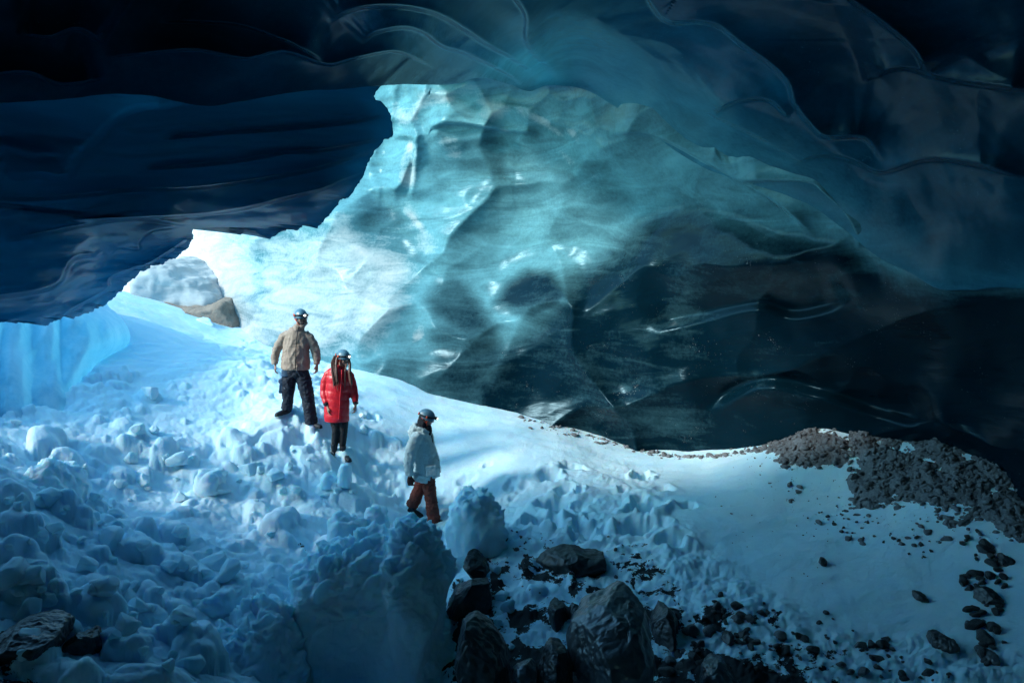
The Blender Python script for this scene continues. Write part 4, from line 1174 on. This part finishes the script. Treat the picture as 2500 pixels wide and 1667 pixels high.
def eyes(P, M, s, beard):
    for sx in (-1, 1):
        so = Solid(); so.ell(M @ Vector((sx * .032 * s, -.078 * s, .008 * s)), (.013 * s, .007 * s, .007 * s), M)
        so.ell(M @ Vector((sx * .033 * s, -.0865 * s, .031 * s)), (.020 * s, .006 * s, .0045 * s), M)
        link('eye', so.mesh('eye'), M_EYE, P)
    if beard:
        so = Solid()
        for c, r in (((0, -.058, -.088), (.046, .034, .040)), ((.042, -.02, -.062), (.020, .034, .048)), ((-.042, -.02, -.062), (.020, .034, .048)), ((0, -.086, -.0435), (.034, .010, .0075)), ((0, -.086, -.082), (.020, .013, .012))):
            so.ell(M @ Vector([x * s for x in c]), [x * s for x in r], M)
        link('beard', so.fused('beard', .006, 3, lambda co, no: 0.003 * noise3(co * 70, 5)), M_BEARD, P)

def helmet(P, M, s=1.0, straps=True):
    T = lambda p: M @ Vector([x * s for x in p])
    # shell: a dome with ridges and an open underside, thick rim
    nu, nv = 48, 14; V_ = []; F_ = []
    for layer, sc in ((0, 1.0), (1, .90)):
        for j in range(nv + 1):
            a = (math.pi * 0.56) * j / nv
            for i in range(nu):
                b = 2 * math.pi * i / nu
                rid = 1 + 0.022 * math.cos(b * 6) * math.sin(a) ** 2 * (1 - layer)
                drop = -0.012 * math.cos(b * 2) * (j / nv) ** 3 - 0.018 * math.sin(b) * (j / nv) ** 3 * (-1)
                flare = 1 + 0.05 * max(0, (j - nv + 2) / 2)
                V_.append(T((.099 * sc * flare * math.sin(a) * math.cos(b) * rid, .015 + .124 * sc * flare * math.sin(a) * math.sin(b) * rid, .030 + .108 * sc * math.cos(a) + drop)))
    n = (nv + 1) * nu
    for l in (0, 1):
        for j in range(nv):
            for i in range(nu):
                q_ = (l * n + j * nu + i, l * n + (j + 1) * nu + i, l * n + (j + 1) * nu + (i + 1) % nu, l * n + j * nu + (i + 1) % nu)
                F_.append(q_ if l == 0 else q_[::-1])
    for i in range(nu):
        a_, b_ = nv * nu + i, nv * nu + (i + 1) % nu
        F_.append((a_, b_, b_ + n, a_ + n)[::-1])
    so = Solid().add(V_, F_)
    H = link('helmet', so.mesh('helmet'), M_HELM, P)
    # elastic band of the lamp round the shell
    so = Solid(); ring = []
    for i in range(49):
        b = 2 * math.pi * i / 48
        ring.append((*T((.104 * math.cos(b), .015 + .130 * math.sin(b), .042 - .010 * math.sin(b))), .0045 * s, .015 * s))
    so.tube(ring, 8, (0, 0, 1)) if False else None
    V_ = []; F_ = []
    for i in range(48):
        b = 2 * math.pi * i / 48
        for rr, zz in ((1.0, -.013), (1.0, .013), (.93, .013), (.93, -.013)):
            V_.append(T((.1065 * rr * math.cos(b), .015 + .1325 * rr * math.sin(b), .040 + zz - .010 * math.sin(b))))
    for i in range(48):
        for k in range(4):
            F_.append((i * 4 + k, ((i + 1) % 48) * 4 + k, ((i + 1) % 48) * 4 + (k + 1) % 4, i * 4 + (k + 1) % 4))
    link('lamp_strap', Solid().add(V_, F_).mesh('lamp_strap'), M_STRAP, H)
    so = Solid()
    for b in (-.15, math.pi + .15, 2.1, 1.0):
        so.box(T((.108 * math.cos(b), .015 + .134 * math.sin(b), .040)), (.016 * s, .024 * s, .036 * s), M @ Matrix.Rotation(b, 4, 'Z'))
    link('strap_clip', so.mesh('strap_clip'), M_ORANGE, H)
    so = Solid().box(T((0, -.126, .050)), (.062 * s, .030 * s, .040 * s), M)
    link('headlamp', so.fused('headlamp', .004, 3), M_STRAP, H)
    so = Solid().ell(T((0, -.143, .052)), (.019 * s, .008 * s, .015 * s), M)
    link('lamp_lens', so.mesh('lamp_lens'), M_LENS, H)
    if straps:
        so = Solid()
        for sx in (-1, 1):
            so.tube([(*T((sx * .088, -.035, .02)), .0055), (*T((sx * .082, -.02, -.04)), .0055), (*T((sx * .052, -.045, -.098)), .0055), (*T((0, -.062, -.124)), .0055)], 8)
            so.tube([(*T((sx * .085, .07, .01)), .0055), (*T((sx * .084, .02, -.03)), .0055), (*T((sx * .080, -.018, -.045)), .0055)], 8)
        link('chin_strap', so.mesh('chin_strap'), M_ORANGE, H)
    return H

def folds(amp, sc=7.0, sd=0, st=(1, 1, 0.55)):
    st = np.array(st)
    def f(co, no):
        n1 = fbm(co * st * sc, 3, sd); n2 = 1 - np.abs(noise3(co * st * sc * 1.7 + 0.8 * n1[:, None] + 3, sd + 7)) * 3.2
        n3 = 1 - np.abs(noise3(co * st[::-1] * sc * 2.6 + 9, sd + 11)) * 3.2
        return amp * (n1 * 1.3 + 0.6 * n2 + 0.32 * n3)
    return f

def boot(P, c, toe, mat=M_BOOT, L=.29, name='boot', crampon=False):
    """c heel-side ankle point at ground, toe direction"""
    c = Vector(c); d = Vector(toe).normalized(); up = Vector((0, 0, 1)); side = d.cross(up).normalized()
    so = Solid()
    so.tube([(*(c - d * .07 + up * .045), .036, .034), (*(c + up * .05), .044, .040), (*(c + d * .09 + up * .045), .047, .036), (*(c + d * .17 + up * .038), .046, .030), (*(c + d * (L - .08) + up * .033), .030, .022)], 16, tuple(side))
    so.tube([(*(c - d * .015 + up * .04), .045, .05), (*(c + up * .12), .044, .05), (*(c + d * .005 + up * .20), .050, .056)], 16, tuple(side))
    so.tube([(*(c - d * .08 + up * .014), .034, .013), (*(c + d * .02 + up * .012), .038, .013), (*(c + d * .13 + up * .012), .050, .013), (*(c + d * (L - .075) + up * .014), .034, .013)], 12, tuple(side))
    b = link(name, so.fused('boot', .009, 3, lambda co, no: 0.002 * noise3(co * 45, 3)), mat, P)
    if crampon:
        so = Solid()
        for k in (-.06, .0, .08, .16):
            for sx in (-1, 1):
                so.tube([(*(c + d * k + side * sx * .045 + up * .02), .007), (*(c + d * (k + .005) + side * sx * .05 - up * .02), .002)], 6)
        for sx in (-1, 1):
            so.tube([(*(c - d * .08 + side * sx * .04 + up * .015), .006), (*(c + d * .19 + side * sx * .045 + up * .015), .006)], 6)
        for k, z in ((-.03, .07), (.05, .085), (.12, .075)):
            so.tube([(*(c + d * k - side * .05 + up * .03), .006), (*(c + d * k - side * .03 + up * z), .006), (*(c + d * k + side * .03 + up * z), .006), (*(c + d * k + side * .05 + up * .03), .006)], 6)
        link('crampon', so.mesh('crampon'), M_STEEL, b)
    return b

def stand(u, v, D, label):
    p = unproj(u, v, D); p[2] -= 0.05
    return tag(empty('person', tuple(p)), label, 'person')

# ---------------------------------------------------------------- man in the tan jacket
P = stand(735, 1035, 12.2, 'bearded man in tan jacket and dark cargo trousers, highest of the three walkers')
HM = head_frame(Vector((.040, -.01, 1.70)), R(38), R(4))
so = Solid(); head(so, HM, 1.0, (-.02, .02, 1.47))
so.tube([(-.03, .02, 1.50, .13, .08), (-.035, .02, 1.42, .17, .095), (-.05, .01, 1.2, .155, .10), (-.06, .01, .98, .15, .10), (-.06, .01, .88, .15, .095)], 20)
so.tube([(-.19, .01, 1.44, .05), (-.29, .02, 1.36, .048), (-.365, .03, 1.20, .040), (-.37, .0, 1.10, .036), (-.365, -.03, .99, .027)], 14)
so.tube([(.14, .01, 1.43, .05), (.21, .02, 1.33, .046), (.245, .03, 1.19, .040), (.262, .0, 1.09, .035), (.272, -.03, .985, .027)], 14)
hand(so, (-.364, -.032, .99), (-.06, -.10, -1), (1, 0, 0), (.25, -1, 0), 1.0, .55)
hand(so, (.273, -.032, .985), (-.02, -.10, -1), (-1, 0, 0), (-.25, -1, 0), 1.0, .6)
so.tube([(-.13, .01, .88, .085), (-.18, .0, .60, .065), (-.20, .03, .50, .055), (-.235, .06, .30, .042)], 14)
so.tube([(.04, .01, .88, .085), (.10, .0, .60, .065), (.125, .0, .45, .055), (.155, .0, .10, .042)], 14)
link('body', so.fused('man_body', .007, 3), M_SKIN, P)
eyes(P, HM, 1.0, True)
# jacket: straight, loose, creased
so = Solid()
so.tube([(-.02, .02, 1.545, .082, .075), (-.03, .02, 1.51, .13, .09), (-.035, .02, 1.47, .17, .105), (-.04, .01, 1.38, .195, .12), (-.05, .0, 1.22, .20, .135), (-.06, .0, 1.05, .215, .14), (-.066, .0, .94, .225, .145), (-.066, .0, .905, .22, .14)], 28)
so.tube([(-.15, .02, 1.455, .066), (-.235, .02, 1.40, .070), (-.315, .03, 1.28, .066), (-.365, .02, 1.18, .064), (-.378, -.01, 1.09, .058), (-.370, -.03, 1.00, .046)], 18)
so.tube([(.09, .02, 1.45, .066), (.165, .02, 1.385, .070), (.218, .03, 1.27, .066), (.245, .02, 1.17, .062), (.265, -.01, 1.07, .056), (.274, -.03, .995, .045)], 18)
so.tube([(.0, .01, 1.53, .088, .085), (.01, .0, 1.575, .086, .082), (.012, -.005, 1.60, .080, .078)], 20)
jk = link('jacket', so.fused('tan_jacket', .009, 5, folds(.0115, 6, 11)), M_TAN, P)
so = Solid(); zp = [(.03, -.085, 1.57), (.012, -.118, 1.50), (.0, -.147, 1.38), (-.008, -.165, 1.22), (-.015, -.170, 1.05), (-.022, -.168, .915)]
so.tube([(*p, .0065, .012) for p in zp], 8); link('zip', so.mesh('zip'), M_ZIP, jk)
so = Solid(); so.tube([(.055, -.02, 1.60, .09, .07), (.09, -.025, 1.565, .075, .06)], 14, (1, 0, -.4)); link('collar', so.fused('collar', .009, 4, folds(.004, 14, 5)), M_TAN, jk)
for x0 in (-.375, .268):
    so = Solid().tube([(x0, -.028, 1.03, .050), (x0 + .005, -.032, .985, .047)], 16); link('cuff', so.fused('cuff', .008, 2), M_TAN, jk)
so = Solid()
so.tube([(-.065, .0, .96, .19, .125), (-.065, .0, .86, .195, .13), (-.062, .0, .79, .19, .12)], 24)
so.tube([(-.155, .0, .84, .108, .11), (-.175, -.01, .70, .105, .105), (-.19, -.01, .55, .092, .095), (-.205, .03, .42, .082, .088), (-.225, .05, .32, .080, .085), (-.235, .05, .27, .076, .08)], 18)
so.tube([(.03, .0, .84, .115, .11), (.075, -.01, .68, .108, .105), (.115, -.01, .48, .095, .095), (.14, .0, .28, .090, .092), (.155, .0, .12, .092, .094), (.158, .0, .055, .088, .092)], 18)
tr = link('trousers', so.fused('cargo_trousers', .011, 4, folds(.012, 8, 21, (1, 1, 1))), M_NAVY, P)
so = Solid().box((-.275, -.02, .64), (.05, .14, .19), Matrix.Rotation(.12, 4, 'Y')); so.box((-.285, -.02, .73), (.055, .15, .05), Matrix.Rotation(.12, 4, 'Y'))
link('cargo_pocket', so.fused('cargo_pocket', .009, 4, folds(.006, 12, 4)), M_BLUEP, tr)
so = Solid().box((-.205, -.118, .625), (.022, .010, .016)); link('logo_patch', so.mesh('logo_patch'), M_STEEL, tr)
so = Solid().tube([(-.19, -.07, .90, .075, .05), (-.19, -.075, .80, .075, .05)], 16); link('hip_panel', so.fused('hip_panel', .009, 3), M_BLUEP, tr)
boot(P, (-.235, .07, .20), (-.55, -.7, -.1)); boot(P, (.165, .02, -.005), (.75, -.55, 0))
helmet(P, HM, 1.0)

# ---------------------------------------------------------------- woman in the red coat
P = stand(835, 1112, 11.9, 'long haired woman in red down coat and black leggings, middle walker on the slope')
HM = head_frame(Vector((.055, -.01, 1.535)), R(48), R(6))
so = Solid(); head(so, HM, .94, (.0, .02, 1.35))
so.tube([(-.02, .02, 1.38, .11, .07), (-.03, .02, 1.30, .14, .08), (-.05, .01, 1.05, .12, .085), (-.06, .01, .80, .15, .09)], 20)
so.tube([(-.16, .02, 1.32, .042), (-.23, .02, 1.2, .04), (-.255, .02, 1.06, .034), (-.22, -.05, .93, .030), (-.182, -.10, .825, .024)], 14)
so.tube([(.11, .03, 1.31, .042), (.17, .04, 1.18, .04), (.195, .04, 1.02, .034), (.21, .01, .92, .030), (.222, -.02, .83, .024)], 14)
hand(so, (-.181, -.102, .825), (.13, -.12, -1), (1, .3, 0), (.4, -1, 0), .90, .35)
hand(so, (.223, -.022, .828), (-.05, -.08, -1), (-1, 0, 0), (-.3, -1, 0), .90, .8)
so.tube([(-.09, .01, .78, .075), (-.085, -.01, .5, .052), (-.115, .01, .2, .036), (-.12, .01, .06, .036)], 14)
so.tube([(.02, .02, .78, .075), (.03, .01, .5, .052), (.0, .03, .2, .036), (.0, .03, .06, .036)], 14)
link('body', so.fused('woman_body', .007, 3), M_SKIN, P)
eyes(P, HM, .94, False)
so = Solid()
so.tube([(.0, .02, 1.43, .075, .07), (-.015, .02, 1.39, .12, .09), (-.025, .02, 1.34, .17, .115), (-.03, .01, 1.24, .185, .135), (-.045, .01, 1.05, .185, .145), (-.062, .01, .85, .19, .15), (-.07, .01, .68, .192, .15), (-.072, .01, .575, .188, .147)], 28)
so.tube([(-.13, .02, 1.345, .062), (-.195, .02, 1.28, .070), (-.238, .02, 1.16, .072), (-.252, .01, 1.05, .068), (-.238, -.03, .96, .062), (-.200, -.08, .865, .050)], 18)
so.tube([(.08, .03, 1.335, .062), (.135, .04, 1.26, .068), (.172, .04, 1.12, .068), (.19, .03, 1.02, .064), (.208, .01, .93, .058), (.222, -.01, .87, .048)], 18)
def puff(co, no):
    k = np.abs(np.sin((co[:, 2] + 0.02 * np.sin(co[:, 0] * 9)) * math.pi / .115)) ** 0.7
    return 0.0065 * k - 0.006 + 0.007 * fbm(co * 6, 3, 33) + 0.002 * noise3(co * np.array([26, 26, 9]), 35)
ct = link('down_coat', so.fused('red_coat', .010, 4, puff), M_RED, P)
so = Solid()
so.tube([(-.05, .08, 1.36, .115, .07), (-.045, .09, 1.43, .11, .075), (-.035, .075, 1.51, .085, .07), (-.03, .06, 1.55, .05, .05)], 20, (1, .4, 0))
so.tube([(-.075, -.03, 1.40, .035, .05), (-.085, .0, 1.47, .03, .05), (-.075, .03, 1.53, .03, .045)], 14)
link('hood', so.fused('red_hood', .010, 4, folds(.008, 10, 8)), M_RED, ct)
so = Solid(); so.tube([(.05, -.125, 1.38, .012), (.045, -.142, 1.25, .012), (.03, -.158, 1.05, .012), (.015, -.165, .85, .012), (.0, -.163, .63, .012)], 8); link('front_flap', so.fused('front_flap', .008, 2), M_RED, ct)
so = Solid(); so.tube([(-.205, -.085, .868, .050), (-.192, -.098, .835, .040)], 14); so.tube([(.224, -.012, .872, .048), (.226, -.018, .84, .038)], 14)
link('cuff', so.fused('red_cuff', .008, 2), M_BUFF, ct)
for sx, pts in ((-1, [(-.065, -.055, 1.58, .022), (-.09, -.10, 1.48, .030), (-.07, -.14, 1.36, .032), (-.045, -.16, 1.25, .028), (-.025, -.17, 1.13, .012)]),
                (0, [(-.03, -.07, 1.57, .018), (-.03, -.12, 1.46, .024), (-.02, -.155, 1.33, .026), (-.01, -.168, 1.22, .020), (.0, -.17, 1.14, .010)]),
                (1, [(.115, -.03, 1.57, .020), (.135, -.06, 1.46, .026), (.13, -.11, 1.34, .030), (.14, -.12, 1.22, .026), (.142, -.12, 1.12, .012)])):
    so = Solid()
    for j in range(7):
        g_ = np.random.default_rng(50 + j + 10 * sx + 20)
        o = g_.normal(0, 1, 3) * np.array([.012, .008, .0])
        so.tube([(p[0] + o[0] * (1 + .5 * i), p[1] + o[1], p[2] - (0.02 * (j - 3) if i == 4 else 0), p[3] * .40) for i, p in enumerate(pts)], 8)
    link('hair', so.fused('long_hair', .006, 2, lambda co, no: .003 * noise3(co * np.array([90, 90, 8]), 5)), M_BLOND, P)
so = Solid()
so.tube([(-.10, .01, .72, .09, .09), (-.095, .0, .58, .076, .078), (-.08, -.01, .44, .060, .064), (-.10, .01, .30, .055, .058), (-.118, .01, .18, .045, .048)], 16)
so.tube([(.02, .02, .72, .09, .09), (.03, .01, .58, .076, .078), (.032, .0, .44, .060, .064), (.015, .02, .30, .055, .058), (.0, .03, .18, .045, .048)], 16)
link('leggings', so.fused('leggings', .009, 3, folds(.004, 14, 6, (1, 1, 1))), M_LEGG, P)
boot(P, (-.115, .0, .03), (-.55, -.75, -.1), crampon=True); boot(P, (.01, .01, .0), (.62, -.7, -.1), crampon=True)
helmet(P, HM, .97)

# ---------------------------------------------------------------- third walker in profile
P = stand(1040, 1264, 11.3, 'walker in pale grey hooded parka and rust trousers striding right, lowest on the slope')
HM = head_frame(Vector((.03, .0, 1.512)), R(84), R(20))
so = Solid(); head(so, HM, .96, (-.05, .02, 1.33))
so.tube([(-.06, .02, 1.34, .09, .12), (-.06, .02, 1.25, .10, .15), (-.03, .02, 1.0, .10, .13), (.0, .02, .80, .11, .14), (.0, .02, .72, .11, .13)], 20)
so.tube([(-.09, -.15, 1.27, .045), (-.16, -.19, 1.14, .042), (-.195, -.20, .98, .036), (-.20, -.20, .85, .031), (-.20, -.205, .705, .024)], 14)
so.tube([(-.03, .19, 1.27, .045), (.02, .22, 1.12, .042), (.05, .22, .98, .036), (.09, .20, .86, .031), (.13, .19, .75, .024)], 14)
hand(so, (-.20, -.206, .71), (.10, -.02, -1), (0, 1, 0), (1, .1, 0), .95, .7)
hand(so, (.13, .19, .75), (.2, .0, -1), (0, -1, 0), (1, -.1, 0), .95, .7)
so.tube([(-.02, .10, .72, .085), (-.10, .10, .40, .06), (-.22, .11, .19, .045)], 14)
so.tube([(.03, -.06, .72, .085), (.075, -.07, .38, .06), (.12, -.08, .06, .045)], 14)
link('body', so.fused('walker_body', .007, 3), M_SKIN, P)
eyes(P, HM, .96, False)
so = Solid()
for ax in ((-.20, -.206, .71, (.10, -.02, -1), (0, 1, 0), (1, .1, 0)), (.13, .19, .75, (.2, .0, -1), (0, -1, 0), (1, -.1, 0))):
    s2 = Solid(); hand(s2, ax[:3], ax[3], ax[4], ax[5], .97, .7, 1.22)
    link('glove', s2.fused('glove', .005, 2), M_GLOVE, P)
so.tube([(-.005, .0, 1.54, .078, .080), (-.02, .0, 1.48, .084, .084), (-.035, .0, 1.42, .084, .084), (-.055, .01, 1.36, .10, .10), (-.06, .01, 1.32, .12, .12)], 18)
so.tube([(.03, -.01, 1.41, .05, .06), (.045, -.01, 1.34, .055, .06), (.04, -.01, 1.28, .05, .05)], 14)
link('neck_gaiter', so.fused('neck_gaiter', .009, 3, folds(.008, 12, 3)), M_BUFF, P)
so = Solid()
so.tube([(-.06, .02, 1.385, .09, .10), (-.065, .02, 1.35, .115, .15), (-.06, .02, 1.29, .135, .195), (-.045, .02, 1.18, .145, .205), (-.015, .02, 1.02, .165, .20), (.01, .02, .88, .185, .205), (.018, .02, .76, .195, .21), (.01, .02, .675, .185, .205)], 28)
so.tube([(-.075, -.12, 1.31, .075), (-.13, -.175, 1.23, .086), (-.175, -.20, 1.10, .080), (-.20, -.205, .98, .074), (-.208, -.205, .86, .066), (-.205, -.205, .735, .052)], 18)
so.tube([(-.03, .15, 1.30, .075), (.005, .205, 1.21, .084), (.03, .225, 1.08, .080), (.06, .22, .97, .072), (.095, .205, .87, .064), (.125, .195, .78, .052)], 18)
so.tube([(-.02, -.10, .72, .15, .10), (-.05, -.10, .62, .13, .09)], 18)
pk = link('parka', so.fused('parka', .009, 4, folds(.0115, 6, 41, (1, 1, .7))), M_PALE, P)
so = Solid(); so.tube([(-.10, .02, 1.39, .07, .11), (-.15, .02, 1.36, .075, .135), (-.185, .02, 1.30, .07, .125), (-.18, .02, 1.235, .05, .10)], 18)
so.tube([(-.09, -.09, 1.385, .03), (-.02, -.10, 1.36, .03), (.05, -.06, 1.315, .026)], 12); so.tube([(-.09, .13, 1.385, .03), (-.02, .12, 1.36, .03), (.05, .06, 1.315, .026)], 12)
link('hood', so.fused('parka_hood', .010, 4, folds(.012, 10, 43)), M_PALE, pk)
so = Solid().box((.10, -.185, .79), (.15, .03, .13), Matrix.Rotation(-.12, 4, 'Y')); so.box((.10, -.195, .86), (.16, .025, .03), Matrix.Rotation(-.12, 4, 'Y'))
link('flap_pocket', so.fused('flap_pocket', .009, 3, folds(.005, 12, 9)), M_PALE, pk)
so = Solid(); so.tube([(.09, .0, 1.27, .008), (.115, .0, 1.12, .008), (.155, .0, 1.0, .008), (.195, .0, .86, .008), (.212, .0, .74, .008)], 8); link('zip', so.mesh('zip'), M_ZIP, pk)
so = Solid()
so.tube([(.01, .02, .80, .13, .14), (.01, .02, .70, .125, .14)], 20)
so.tube([(-.01, .10, .76, .10, .10), (-.06, .10, .58, .095, .095), (-.115, .10, .42, .085, .088), (-.17, .11, .29, .084, .088), (-.225, .115, .19, .088, .09)], 18, (1, 0, .7))
so.tube([(.035, -.06, .76, .10, .10), (.055, -.07, .58, .092, .092), (.075, -.07, .40, .082, .085), (.098, -.08, .22, .084, .088), (.118, -.08, .08, .090, .092), (.12, -.08, .02, .086, .09)], 18)
link('trousers', so.fused('rust_trousers', .011, 4, folds(.013, 9, 51, (1, 1, 1))), M_BROWNP, P)
boot(P, (-.21, .11, .08), (1, .0, -.55)); boot(P, (.12, -.08, -.03), (1, -.15, 0))
helmet(P, HM, .98)
